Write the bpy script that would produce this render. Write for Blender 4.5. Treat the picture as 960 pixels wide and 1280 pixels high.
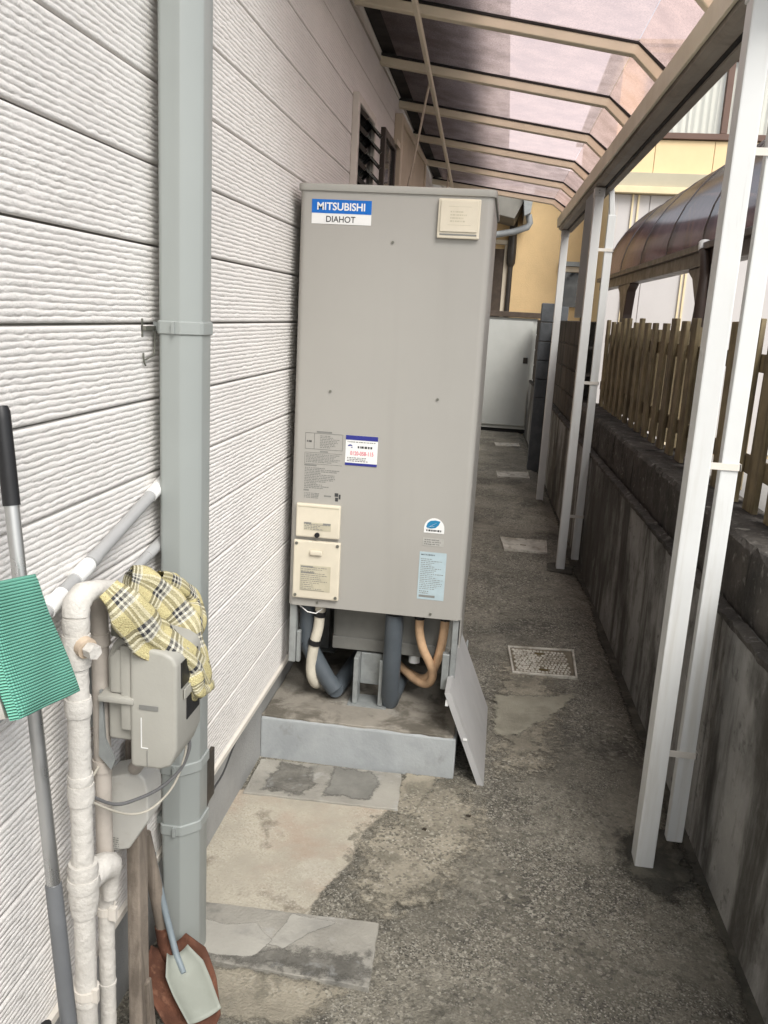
import bpy, bmesh, math, random
import numpy as np
from mathutils import Vector, Matrix

random.seed(7)
RNG = np.random.default_rng(11)
scn = bpy.context.scene
for o in list(bpy.data.objects):
    bpy.data.objects.remove(o)
col = scn.collection

# ------------------------------------------------------------------ camera, sky, sun, exposure
YAW, PIT, ROL, FPX = -1.28668768e-01, -2.28882734e-01, 5.56456423e-02, 1064.5
CAM = np.array([0.0, 0.0, 1.525])
_cy, _sy, _cp, _sp = math.cos(YAW), math.sin(YAW), math.cos(PIT), math.sin(PIT)
_f = np.array([_sy*_cp, _cy*_cp, _sp]); _r = np.array([_cy, -_sy, 0]); _u = np.cross(_r, _f)
_c, _s = math.cos(ROL), math.sin(ROL)
CR = np.array([_c*_r+_s*_u, -_s*_r+_c*_u, _f])
cd = bpy.data.cameras.new('camera'); cam = bpy.data.objects.new('camera', cd); col.objects.link(cam)
cd.sensor_fit = 'VERTICAL'; cd.sensor_height = 36.0; cd.sensor_width = 27.0
cd.lens = 36.0*FPX/1280.0; cd.clip_start = 0.02; cd.clip_end = 2000
_m = Matrix([list(CR[0]), list(CR[1]), list(-CR[2])]).transposed().to_4x4()
_m.translation = Vector(CAM); cam.matrix_world = _m
scn.camera = cam
scn.render.resolution_x = 768; scn.render.resolution_y = 1024

SUN_AZ, SUN_EL = math.radians(145), math.radians(47)
w = bpy.data.worlds.new('World'); scn.world = w; w.use_nodes = True
nt = w.node_tree; bg = nt.nodes['Background']
sky = nt.nodes.new('ShaderNodeTexSky'); sky.sky_type = 'NISHITA'; sky.sun_disc = False
sky.sun_elevation = SUN_EL; sky.sun_rotation = SUN_AZ; sky.air_density = 1.0; sky.dust_density = 2.0; sky.ozone_density = 0.5
hs = nt.nodes.new('ShaderNodeHueSaturation'); hs.inputs['Saturation'].default_value = 0.3
nt.links.new(sky.outputs[0], hs.inputs['Color']); nt.links.new(hs.outputs[0], bg.inputs[0]); bg.inputs[1].default_value = 0.115
sd = bpy.data.lights.new('sun', 'SUN'); sun = bpy.data.objects.new('sun', sd); col.objects.link(sun)
sd.energy = 1.5; sd.angle = math.radians(32); sd.color = (1.0, 0.975, 0.93)
_d = Vector((math.sin(SUN_AZ)*math.cos(SUN_EL), math.cos(SUN_AZ)*math.cos(SUN_EL), math.sin(SUN_EL)))
sun.rotation_euler = _d.to_track_quat('Z', 'Y').to_euler(); sun.location = (3, -3, 8)
scn.view_settings.view_transform = 'Standard'; scn.view_settings.look = 'None'
scn.view_settings.gamma = 1.0; scn.view_settings.use_curve_mapping = False
scn.view_settings.exposure = 1.1

# ------------------------------------------------------------------ helpers
def ray(px, py):
    return CR.T @ np.array([(px-480)/FPX, -(py-640)/FPX, 1.0])
def at(px, py, ax, val):          # photo pixel -> point on the plane ax = val
    d = ray(px, py); i = 'xyz'.index(ax); t = (val-CAM[i])/d[i]
    return Vector(CAM+t*d)

class MB:
    def __init__(s): s.v = []; s.f = []; s.uv = None
    def add(s, vs, fs):
        n = len(s.v); s.v += [tuple(p) for p in vs]; s.f += [tuple(i+n for i in f) for f in fs]; return s
    def box(s, x0, x1, y0, y1, z0, z1, sk=None):
        vs = [(x0,y0,z0),(x1,y0,z0),(x1,y1,z0),(x0,y1,z0),(x0,y0,z1),(x1,y0,z1),(x1,y1,z1),(x0,y1,z1)]
        if sk: vs = [sk(Vector(p)) for p in vs]
        return s.add(vs, [(0,3,2,1),(4,5,6,7),(0,1,5,4),(1,2,6,5),(2,3,7,6),(3,0,4,7)])
    def prism(s, pts, axis, a, b):   # polygon of 2-D points extruded along an axis from a to b
        def P(p, t):
            return {'x': (t, p[0], p[1]), 'y': (p[0], t, p[1]), 'z': (p[0], p[1], t)}[axis]
        n = len(pts)
        vs = [P(p, a) for p in pts]+[P(p, b) for p in pts]
        fs = [tuple(range(n))[::-1], tuple(range(n, 2*n))]+[(i, (i+1) % n, n+(i+1) % n, n+i) for i in range(n)]
        return s.add(vs, fs)
    def bar(s, p, q, w, h, up=(0,0,1)):  # rectangular bar from p to q
        p, q = Vector(p), Vector(q); d = (q-p).normalized(); up = Vector(up)
        sx = d.cross(up).normalized(); sz = sx.cross(d).normalized()
        vs = [c+a*sx*w/2+b*sz*h/2 for c in (p, q) for a, b in ((-1,-1),(1,-1),(1,1),(-1,1))]
        return s.add(vs, [(3,2,1,0),(4,5,6,7),(0,1,5,4),(1,2,6,5),(2,3,7,6),(3,0,4,7)])
    def tube(s, pts, r, n=12, cap=True, jit=0.0, step=None, sm=0):
        pts = [Vector(p) for p in pts]
        rs = r if hasattr(r, '__len__') else [r]*len(pts)
        if sm:
            P = pts; Rr = rs; m = len(P); pts = []; rs = []
            for i in range(m-1):
                p0, p1, p2, p3 = P[max(i-1,0)], P[i], P[i+1], P[min(i+2,m-1)]
                for k in range(sm):
                    f_ = k/sm
                    pts.append(.5*((2*p1)+(p2-p0)*f_+(2*p0-5*p1+4*p2-p3)*f_*f_+(3*p1-p0-3*p2+p3)*f_**3)); rs.append(Rr[i]+(Rr[i+1]-Rr[i])*f_)
            pts.append(P[-1]); rs.append(Rr[-1])
        if step:
            np_, nr = [], []
            for i in range(len(pts)-1):
                k = max(1, int((pts[i+1]-pts[i]).length/step))
                for j in range(k):
                    np_.append(pts[i].lerp(pts[i+1], j/k)); nr.append(rs[i]+(rs[i+1]-rs[i])*j/k)
            np_.append(pts[-1]); nr.append(rs[-1]); pts, rs = np_, nr
        m = len(pts); vs = []; fs = []
        ref = None
        for i in range(m):
            d = (pts[min(i+1, m-1)]-pts[max(i-1, 0)]).normalized()
            if ref is None:
                ref = d.orthogonal().normalized()
            ref = (ref-d*ref.dot(d)).normalized(); b = d.cross(ref)
            for k in range(n):
                a = 2*math.pi*k/n
                rr = rs[i]*(1+(random.uniform(-jit, jit) if jit else 0))
                vs.append(pts[i]+(ref*math.cos(a)+b*math.sin(a))*rr)
        for i in range(m-1):
            for k in range(n):
                fs.append((i*n+k, i*n+(k+1) % n, (i+1)*n+(k+1) % n, (i+1)*n+k))
        if cap: fs.append(tuple(range(n))[::-1]); fs.append(tuple(range((m-1)*n, m*n)))
        return s.add(vs, fs)
    def build(s, name, mat, parent=None, bevel=0, seg=2, smooth=False, loc=None, keep=None):
        me = bpy.data.meshes.new(name)
        off = Vector(loc) if loc is not None else (parent_loc(parent) if parent else Vector((0,0,0)))
        me.from_pydata([tuple(Vector(p)-off) for p in s.v], [], s.f); me.update()
        if bevel or True:
            bm = bmesh.new(); bm.from_mesh(me)
            bmesh.ops.recalc_face_normals(bm, faces=bm.faces)
            if bevel:
                es = [e for e in bm.edges if len(e.link_faces) == 2 and e.calc_face_angle(0) > 0.35]
                bmesh.ops.bevel(bm, geom=es, offset=bevel, segments=seg, profile=0.6, affect='EDGES')
            bm.to_mesh(me); bm.free()
        if smooth:
            for p in me.polygons: p.use_smooth = True
            try: me.set_sharp_from_angle(angle=math.radians(40))
            except Exception: pass
        me.materials.append(mat)
        return link(name, me, parent, off)

WLOC = {}
def parent_loc(p): return WLOC.get(p.name, Vector((0,0,0)))
def link(name, me, parent=None, off=Vector((0,0,0))):
    o = bpy.data.objects.new(name, me); col.objects.link(o)
    if parent: o.parent = parent; o.location = off-parent_loc(parent)
    else: o.location = off
    WLOC[o.name] = Vector(off)
    return o
def tag(o, label=None, cat=None, group=None, kind=None):
    if label: o['label'] = label
    if cat: o['category'] = cat
    if group: o['group'] = group
    if kind: o['kind'] = kind
    return o
def thing(name, loc, label, cat, group=None):
    o = bpy.data.objects.new(name, None); col.objects.link(o); o.location = loc; o.empty_display_size = .1
    WLOC[o.name] = Vector(loc); return tag(o, label, cat, group)
def share(src, name, parent, woff):      # another piece with the same mesh, at world offset woff
    o = bpy.data.objects.new(name, src.data); col.objects.link(o); o.parent = parent
    o.location = Vector(woff)-parent_loc(parent); WLOC[o.name] = Vector(woff); return o

# ------------------------------------------------------------------ materials
MATS = {}
def mat(name, c, rough=.6, var=.12, scale=6, bump=0, bscale=90, metal=0, spec=.4, stain=None, streak=None, speck=None, fine=None, cells=None, szz=.07):
    """c base colour. stain=(colour, scale, lo, hi, amount); streak same with noise stretched along z; speck=(colour, scale, size)"""
    m = bpy.data.materials.new(name); m.use_nodes = True; t = m.node_tree; N = t.nodes; Lk = t.links
    b = N['Principled BSDF']; b.inputs['Roughness'].default_value = rough; b.inputs['Metallic'].default_value = metal
    b.inputs['Specular IOR Level'].default_value = spec
    g = N.new('ShaderNodeNewGeometry'); pos = g.outputs['Position']
    def noise(sc, det=5, mp=None, dist=0):
        n = N.new('ShaderNodeTexNoise'); n.inputs['Scale'].default_value = sc; n.inputs['Detail'].default_value = det
        n.inputs['Roughness'].default_value = .62; n.inputs['Distortion'].default_value = dist
        if mp:
            mm = N.new('ShaderNodeMapping'); mm.inputs['Scale'].default_value = mp; Lk.new(pos, mm.inputs[0]); Lk.new(mm.outputs[0], n.inputs[0])
        else: Lk.new(pos, n.inputs[0])
        return n.outputs[0]
    def ramp(x, lo, hi, a=0.0, bb=1.0):
        r = N.new('ShaderNodeMapRange'); r.inputs[1].default_value = lo; r.inputs[2].default_value = hi
        r.inputs[3].default_value = a; r.inputs[4].default_value = bb; r.interpolation_type = 'SMOOTHSTEP'; Lk.new(x, r.inputs[0]); return r.outputs[0]
    def mix(fac, a, bb):
        n = N.new('ShaderNodeMix'); n.data_type = 'RGBA'
        if isinstance(fac, (int, float)): n.inputs[0].default_value = fac
        else: Lk.new(fac, n.inputs[0])
        for i, x in ((6, a), (7, bb)):
            if isinstance(x, tuple): n.inputs[i].default_value = (*x[:3], 1)
            else: Lk.new(x, n.inputs[i])
        return n.outputs[2]
    lo = tuple(x*(1-var) for x in c); hi = tuple(min(1, x*(1+var)) for x in c)
    cur = mix(ramp(noise(scale), .3, .7), lo, hi)
    if fine:
        cur = mix(ramp(noise(fine[1], 3), .35, .65, 0, fine[2]), cur, fine[0])
    for s_, mp in ((stain, None), (streak, (1, 1, szz))):
        if s_:
            ss = s_ if isinstance(s_, list) else [s_]
            for q in ss:
                cur = mix(ramp(noise(q[1], 7, mp, .3), q[2], q[3], 0, q[4]), cur, q[0])
    if speck:
        for q in (speck if isinstance(speck, list) else [speck]):
            v = N.new('ShaderNodeTexVoronoi'); v.inputs['Scale'].default_value = q[1]; Lk.new(pos, v.inputs[0])
            d = ramp(v.outputs['Distance'], q[2]*.6, q[2], 1, 0)
            if len(q) > 3:
                k = ramp(noise(q[3], 4), .42, .62); mu = N.new('ShaderNodeMath'); mu.operation = 'MULTIPLY'; Lk.new(d, mu.inputs[0]); Lk.new(k, mu.inputs[1]); d = mu.outputs[0]
            cur = mix(d, cur, q[0])
    if cells:
        for sc_, dk, lt, am, msk in cells:
            v = N.new('ShaderNodeTexVoronoi'); v.inputs['Scale'].default_value = sc_; Lk.new(pos, v.inputs[0])
            sp = N.new('ShaderNodeSeparateColor'); Lk.new(v.outputs['Color'], sp.inputs[0])
            k = ramp(noise(msk, 5), .38, .60, .12, 1.0)
            for ch, cc, lo_, hi_ in ((0, lt, .72, .98), (1, dk, .6, .95)):
                r_ = ramp(sp.outputs[ch], lo_, hi_, 0, am); mu = N.new('ShaderNodeMath'); mu.operation = 'MULTIPLY'; Lk.new(r_, mu.inputs[0]); Lk.new(k, mu.inputs[1])
                cur = mix(mu.outputs[0], cur, cc)
    Lk.new(cur, b.inputs['Base Color'])
    if bump:
        bn = N.new('ShaderNodeBump'); bn.inputs['Strength'].default_value = 1.0; bn.inputs['Distance'].default_value = bump
        Lk.new(noise(bscale, 6), bn.inputs['Height']); Lk.new(bn.outputs[0], b.inputs['Normal'])
    rr = ramp(noise(scale*2.3), .3, .7, max(.02, rough-.08), min(1, rough+.08)); Lk.new(rr, b.inputs['Roughness'])
    MATS[name] = m
    return m

def glassy(name, tint, transp, trl, gl=.12, rough=.08, stain=None):
    """smoke polycarbonate: part clear, part milky, thin gloss"""
    m = bpy.data.materials.new(name); m.use_nodes = True; t = m.node_tree; N = t.nodes; Lk = t.links
    for n in list(N):
        if n.type != 'OUTPUT_MATERIAL': N.remove(n)
    out = [n for n in N if n.type == 'OUTPUT_MATERIAL'][0]
    g = N.new('ShaderNodeNewGeometry')
    nz = N.new('ShaderNodeTexNoise'); nz.inputs['Scale'].default_value = 9; nz.inputs['Detail'].default_value = 8; Lk.new(g.outputs['Position'], nz.inputs[0])
    nz2 = N.new('ShaderNodeTexNoise'); nz2.inputs['Scale'].default_value = 160; nz2.inputs['Detail'].default_value = 3; Lk.new(g.outputs['Position'], nz2.inputs[0])
    ad = N.new('ShaderNodeMath'); ad.operation = 'MULTIPLY'; Lk.new(nz.outputs[0], ad.inputs[0]); Lk.new(nz2.outputs[0], ad.inputs[1])
    mr = N.new('ShaderNodeMapRange'); mr.inputs[1].default_value = .15; mr.inputs[2].default_value = .38; mr.inputs[3].default_value = trl*.72; mr.inputs[4].default_value = min(.97, trl*1.28); Lk.new(ad.outputs[0], mr.inputs[0])
    tr = N.new('ShaderNodeBsdfTransparent'); tr.inputs[0].default_value = (*transp, 1)
    tl = N.new('ShaderNodeBsdfTranslucent'); tl.inputs[0].default_value = (*tint, 1)
    df = N.new('ShaderNodeBsdfDiffuse'); df.inputs[0].default_value = (tint[0]*.6, tint[1]*.55, tint[2]*.55, 1)
    m0 = N.new('ShaderNodeMixShader'); m0.inputs[0].default_value = .08; Lk.new(tl.outputs[0], m0.inputs[1]); Lk.new(df.outputs[0], m0.inputs[2])
    m1 = N.new('ShaderNodeMixShader'); Lk.new(mr.outputs[0], m1.inputs[0]); Lk.new(tr.outputs[0], m1.inputs[1]); Lk.new(m0.outputs[0], m1.inputs[2])
    gs = N.new('ShaderNodeBsdfGlossy'); gs.inputs[1].default_value = rough
    m2 = N.new('ShaderNodeMixShader'); m2.inputs[0].default_value = gl; Lk.new(m1.outputs[0], m2.inputs[1]); Lk.new(gs.outputs[0], m2.inputs[2])
    Lk.new(m2.outputs[0], out.inputs[0])
    return m

SIDING = mat('siding_paint', (.76,.735,.70), .85, .05, 3, .0022, 260, stain=((.40,.36,.31), 1.3, .56, .8, .25), fine=((.76,.72,.68), 120, .5))
FOUND = mat('foundation_mortar', (.30,.30,.29), .9, .12, 5, .002, 120, stain=((.22,.22,.21), 3, .5, .75, .5))
TRIMW = mat('siding_trim', (.62,.58,.52), .6, .06, 5)
DARKGAP = mat('dark_flashing_and_shadow', (.012,.011,.010), .7, .2, 5)
DARKMETAL = mat('dark_bronze', (.035,.028,.022), .45, .2, 8)
GLASSDK = mat('dark_glass', (.03,.035,.04), .08, .2, 4, spec=.8)
FROST = mat('louvre_glass', (.13,.145,.14), .2, .2, 7, spec=.8)
CREAM = mat('shutter_cream', (.60,.52,.40), .5, .06, 5)
GROUND = mat('outer_ground', (.30,.29,.27), .9, .12, .4, .003, 60)
PATH = mat('path_concrete', (.215,.198,.158), .88, .3, 2.2, .010, 150,
           stain=[((.42,.39,.315), 1.2, .52, .66, .7), ((.055,.051,.042), 1.9, .52, .66, .75), ((.34,.315,.255), 9, .55, .68, .6), ((.075,.07,.058), 13, .55, .67, .6)],
           cells=[(115, (.055,.051,.043), (.54,.505,.42), .70, 1.4), (60, (.05,.046,.038), (.30,.28,.23), .40, 2.3), (250, (.03,.028,.024), (.55,.52,.45), .7, 2.6)])
PATCH = mat('beige_mortar', (.40,.365,.295), .9, .12, 6, .003, 150, stain=[((.36,.27,.205), 2.6, .48, .66, .7), ((.15,.125,.09), 6, .56, .68, .75), ((.50,.47,.40), 4, .55, .7, .5)], cells=[(210, (.2,.18,.14), (.55,.52,.45), .35, 3.0)])
SLAB = mat('grey_slab', (.30,.285,.248), .9, .18, 5, .003, 130, stain=[((.10,.10,.095), 6, .5, .68, .7), ((.38,.37,.345), 9, .56, .66, .6)])
SLABLT = mat('slab_skim_mortar', (.36,.345,.305), .9, .1, 8, .0015, 140, stain=((.20,.195,.18), 11, .5, .7, .5))
PLINTH = mat('plinth_grey_paint', (.35,.367,.370), .8, .08, 4, .0012, 90, stain=[((.26,.275,.28), 5, .45, .7, .7), ((.43,.44,.43), 3, .55, .7, .5), ((.20,.20,.185), 11, .58, .72, .5)])
PLTOP = mat('plinth_top_dirty', (.25,.228,.192), .9, .15, 7, .002, 100, stain=[((.085,.075,.058), 8, .46, .62, .8), ((.36,.35,.32), 5, .54, .7, .5)])
HEATER = mat('heater_enamel', (.345,.332,.303), .42, .02, 2, .0002, 30, spec=.45, streak=((.27,.262,.232), 5, .52, .78, .30))
HEATCAP = mat('heater_cap', (.33,.322,.292), .45, .03, 3, spec=.4)
IVORY = mat('ivory_plastic', (.62,.565,.45), .45, .05, 9, spec=.4)
IVORYD = mat('ivory_label', (.47,.43,.32), .6, .08, 20)
BLACKP = mat('black_plastic', (.012,.012,.013), .45, .2, 9)
GALV = mat('galvanised_steel', (.30,.315,.31), .5, .12, 25, metal=.35, stain=((.26,.27,.26), 30, .5, .7, .4))
TANKPAN = mat('tank_underpan', (.17,.168,.152), .6, .08, 14, .0004, 200, stain=((.16,.155,.14), 18, .5, .72, .5))
PVC = mat('grey_pvc', (.075,.088,.100), .4, .08, 9, spec=.4, stain=((.06,.065,.07), 14, .55, .8, .4))
HOSEW = mat('white_lagging_tape', (.55,.51,.42), .65, .07, 25, .0012, 60)
HOSET = mat('tan_insulation', (.55,.36,.215), .7, .1, 30, .001, 80)
WHITE = mat('white_plastic', (.74,.74,.72), .45, .05, 9)
BLUE = mat('label_blue', (.005,.13,.48), .35, .03, 9)
NAVY = mat('label_navy', (.03,.035,.22), .4, .05, 9)
PAPER = mat('label_white', (.74,.74,.72), .4, .03, 9)
INK = mat('print_ink', (.045,.045,.045), .6, .1, 9)
INKG = mat('print_grey', (.20,.20,.185), .6, .1, 9)
PINK = mat('print_pink', (.66,.16,.20), .6, .05, 9)
LEAFB = mat('label_leaf_blue', (.02,.19,.36), .4, .05, 9)
PALEB = mat('label_pale_blue', (.40,.49,.52), .45, .05, 30)
SILV = mat('label_silver', (.40,.39,.36), .4, .1, 60)
POSTW = mat('white_aluminium', (.62,.625,.61), .4, .03, 3, spec=.4, streak=[((.42,.39,.33), 14, .54, .74, .45), ((.30,.27,.22), 40, .6, .75, .4)])
FRAMEB = mat('beige_aluminium', (.72,.665,.51), .45, .06, 3, spec=.4, stain=((.50,.42,.31), 4, .5, .75, .4))
BEAMD = mat('weathered_beam', (.27,.24,.20), .55, .08, 3, stain=((.12,.10,.08), 7, .5, .75, .55))
ROOFP = glassy('smoke_polycarbonate', (.80,.64,.61), (.66,.525,.51), .46, gl=.025)
ROOFE = glassy('smoke_polycarbonate_edge', (.78,.59,.54), (.60,.44,.41), .45, gl=.025)
CANOP = glassy('brown_canopy_sheet', (.15,.085,.09), (.18,.11,.125), .75, gl=.28, rough=.14)
BROWNM = mat('brown_aluminium', (.075,.052,.042), .4, .12, 5)
RWALL = mat('retaining_concrete', (.285,.277,.26), .9, .2, 2.2, .005, 60, streak=[((.045,.040,.032), 5.5, .45, .62, .85), ((.36,.35,.325), 11, .55, .75, .35), ((.06,.055,.045), 26, .56, .72, .4)], stain=[((.042,.038,.031), 1.1, .46, .60, .85), ((.40,.39,.365), 7, .56, .72, .5), ((.05,.047,.04), 17, .56, .68, .6)], szz=.22)
RKERB = mat('mossy_kerb', (.075,.067,.058), .95, .3, 6, .014, 55, stain=[((.26,.245,.215), 26, .57, .68, .7), ((.022,.02,.017), 4, .48, .66, .7)])
BLOCK = mat('dark_block', (.075,.06,.046), .95, .3, 4, .005, 80, streak=((.02,.018,.015), 7, .45, .7, .7))
PILLAR = mat('grey_block', (.085,.09,.095), .9, .25, 5, .004, 80)
PICKET = [mat('olive_picket_paint', (.21,.165,.092), .7, .25, 7, .001, 60, streak=((.042,.030,.016), 30, .45, .7, .6)),
          mat('olive_picket_worn', (.27,.215,.125), .75, .25, 9, .001, 60, streak=((.05,.036,.02), 30, .45, .7, .6))]
YELLOW = mat('yellow_stucco', (.72,.52,.28), .9, .06, 2, .006, 55, streak=((.5,.33,.16), 5, .55, .8, .3))
CREAMW = mat('cream_facade', (.74,.57,.33), .8, .04, 2, .001, 60)
OFFW = mat('offwhite_panel', (.52,.49,.47), .6, .03, 2, streak=((.66,.52,.30), 6, .6, .8, .3))
TRIMY = mat('yellowed_trim', (.72,.60,.38), .6, .05, 5)
BANDG = mat('greybeige_band', (.42,.38,.28), .6, .06, 2)
CURTAIN = mat('curtain_white', (.70,.69,.65), .8, .04, 3)
CABW = mat('cabinet_enamel', (.44,.445,.415), .5, .05, 3, streak=((.42,.42,.38), 6, .5, .8, .35))
BRNTOP = mat('brown_board', (.07,.05,.036), .7, .25, 9, .001, 60)
DUCT = mat('duct_greygreen', (.30,.32,.305), .4, .03, 2, spec=.45, streak=((.36,.385,.37), 8, .5, .8, .4))
TAPE = mat('pipe_tape', (.58,.555,.51), .65, .07, 30, .0035, 75, stain=((.40,.35,.28), 22, .58, .8, .4))
PIPEG = mat('painted_pipe', (.42,.38,.335), .6, .08, 20, .001, 90)
METER = mat('meter_enamel', (.36,.35,.31), .5, .04, 8, .0004, 120, stain=((.30,.29,.25), 20, .58, .8, .35))
NUT = mat('union_nut', (.20,.20,.17), .4, .2, 30, metal=.6)
TRANSB = mat('transmitter_plastic', (.50,.49,.45), .5, .05, 10, stain=((.34,.31,.26), 14, .5, .75, .5))
POLEG = mat('pole_grey', (.36,.36,.355), .4, .06, 10, spec=.4)
ALU = mat('brushed_aluminium', (.46,.46,.45), .3, .04, 5, metal=.85)
WOODG = mat('grey_wood', (.215,.18,.145), .85, .2, 9, .002, 90, streak=((.09,.073,.057), 40, .45, .65, .7))
RUST = mat('rust', (.115,.046,.026), .85, .3, 14, .002, 120, stain=[((.07,.03,.018), 20, .5, .7, .6), ((.26,.13,.08), 30, .55, .7, .5)])
SCOOP = mat('scoop_greygreen', (.27,.285,.245), .6, .06, 12, .0006, 90, stain=((.30,.32,.28), 24, .55, .75, .6))
SCOOPH = mat('scoop_handle_blue', (.19,.225,.245), .5, .08, 20)
COVER = mat('drain_lid_plastic', (.55,.52,.455), .8, .1, 14, .002, 80, stain=[((.24,.21,.165), 11, .47, .66, .7), ((.12,.10,.075), 30, .56, .7, .6)])
COVERD = mat('drain_lid_recess', (.17,.145,.105), .9, .2, 20, .002, 90)
LEAFD = mat('dead_leaf', (.03,.022,.014), .9, .3, 50)
CORD = mat('white_cord', (.52,.45,.36), .8, .1, 40)
PANELG = mat('screen_grey', (.36,.38,.385), .5, .06, 3, streak=((.24,.25,.25), 6, .5, .8, .4))
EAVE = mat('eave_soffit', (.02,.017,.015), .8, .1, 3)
ROOFT = mat('roof_tile_dark', (.10,.10,.11), .7, .2, 9)

def uvmat_plaid():
    m = bpy.data.materials.new('yellow_plaid_cloth'); m.use_nodes = True; t = m.node_tree; N = t.nodes; Lk = t.links
    b = N['Principled BSDF']; b.inputs['Roughness'].default_value = .95; b.inputs['Specular IOR Level'].default_value = .1
    uv = N.new('ShaderNodeUVMap'); sx = N.new('ShaderNodeSeparateXYZ'); Lk.new(uv.outputs[0], sx.inputs[0])
    Y = (.58,.51,.27); D = (.055,.055,.058); W = (.70,.67,.56); G = (.26,.25,.21)
    def ramp(o, k, stops):
        mu = N.new('ShaderNodeMath'); mu.operation = 'MULTIPLY'; mu.inputs[1].default_value = k; Lk.new(o, mu.inputs[0])
        fr = N.new('ShaderNodeMath'); fr.operation = 'FRACT'; Lk.new(mu.outputs[0], fr.inputs[0])
        r = N.new('ShaderNodeValToRGB'); r.color_ramp.interpolation = 'CONSTANT'
        e = r.color_ramp.elements
        e[0].position = stops[0][0]; e[0].color = (*stops[0][1], 1); e[1].position = stops[1][0]; e[1].color = (*stops[1][1], 1)
        for p, c in stops[2:]:
            x = e.new(p); x.color = (*c, 1)
        Lk.new(fr.outputs[0], r.inputs[0]); return r.outputs[0]
    st = [(0, Y), (.40, D), (.50, W), (.56, D), (.66, W), (.72, G), (.80, W), (.86, Y)]
    a = ramp(sx.outputs[0], 11.0, st); c = ramp(sx.outputs[1], 9.5, st)
    mx = N.new('ShaderNodeMix'); mx.data_type = 'RGBA'; mx.inputs[0].default_value = .42
    Lk.new(a, mx.inputs[6]); Lk.new(c, mx.inputs[7])
    g = N.new('ShaderNodeNewGeometry'); nz = N.new('ShaderNodeTexNoise'); nz.inputs['Scale'].default_value = 420; Lk.new(g.outputs['Position'], nz.inputs[0])
    mm = N.new('ShaderNodeMix'); mm.data_type = 'RGBA'; mm.blend_type = 'OVERLAY'; mm.inputs[0].default_value = .55
    Lk.new(mx.outputs[2], mm.inputs[6]); Lk.new(nz.outputs[0], mm.inputs[7]); Lk.new(mm.outputs[2], b.inputs['Base Color'])
    bn = N.new('ShaderNodeBump'); bn.inputs['Distance'].default_value = .004; Lk.new(nz.outputs[0], bn.inputs['Height']); Lk.new(bn.outputs[0], b.inputs['Normal'])
    return m
PLAID = uvmat_plaid()
LPM = mat('panel_enamel', (.42,.415,.41), .4, .03, 3, spec=.45, streak=((.33,.325,.32), 6, .5, .75, .5))
PLUGM = mat('plug_stained', (.50,.40,.30), .7, .15, 40)

def uvmat_pad():
    m = bpy.data.materials.new('green_scrub_pad'); m.use_nodes = True; t = m.node_tree; N = t.nodes; Lk = t.links
    b = N['Principled BSDF']; b.inputs['Roughness'].default_value = .85
    uv = N.new('ShaderNodeUVMap'); sx = N.new('ShaderNodeSeparateXYZ'); Lk.new(uv.outputs[0], sx.inputs[0])
    def wave(o, k):
        mu = N.new('ShaderNodeMath'); mu.operation = 'MULTIPLY'; mu.inputs[1].default_value = k; Lk.new(o, mu.inputs[0])
        s = N.new('ShaderNodeMath'); s.operation = 'SINE'; Lk.new(mu.outputs[0], s.inputs[0]); return s.outputs[0]
    a = wave(sx.outputs[1], 2*math.pi*44); c = wave(sx.outputs[0], 2*math.pi*40)
    ad = N.new('ShaderNodeMath'); ad.operation = 'MULTIPLY_ADD'; ad.inputs[1].default_value = .35; Lk.new(c, ad.inputs[0]); Lk.new(a, ad.inputs[2])
    r = N.new('ShaderNodeMapRange'); r.inputs[1].default_value = -1.2; r.inputs[2].default_value = 1.2; Lk.new(ad.outputs[0], r.inputs[0])
    mx = N.new('ShaderNodeMix'); mx.data_type = 'RGBA'; mx.inputs[6].default_value = (.09,.35,.25,1); mx.inputs[7].default_value = (.26,.66,.50,1)
    Lk.new(r.outputs[0], mx.inputs[0]); Lk.new(mx.outputs[2], b.inputs['Base Color'])
    bn = N.new('ShaderNodeBump'); bn.inputs['Distance'].default_value = .003; Lk.new(r.outputs[0], bn.inputs['Height']); Lk.new(bn.outputs[0], b.inputs['Normal'])
    return m
PADM = uvmat_pad()

def text(body, width, height, mat_, parent, x, y, z, bold=0.0, depth=.0003):
    """flat lettering in the xz plane facing -y; x,z is the left bottom corner"""
    cu = bpy.data.curves.new('lettering', 'FONT'); cu.body = body; cu.size = 1; cu.offset = bold; cu.extrude = 0.0
    o = bpy.data.objects.new('lettering_tmp', cu); col.objects.link(o)
    dg = bpy.context.evaluated_depsgraph_get(); dg.update()
    me = bpy.data.meshes.new_from_object(o.evaluated_get(dg)); bpy.data.objects.remove(o)
    me.name = 'lettering'
    n = len(me.vertices); a = np.zeros(n*3); me.vertices.foreach_get('co', a); a = a.reshape(-1, 3)
    mn = a.min(0); mxx = a.max(0)
    q = np.zeros_like(a); q[:, 0] = (a[:, 0]-mn[0])/(mxx[0]-mn[0])*width; q[:, 2] = (a[:, 1]-mn[1])/(mxx[1]-mn[1])*height
    me.vertices.foreach_set('co', q.ravel()); me.materials.clear(); me.materials.append(mat_); me.update()
    return link('lettering', me, parent, Vector((x, y, z)))

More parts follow.
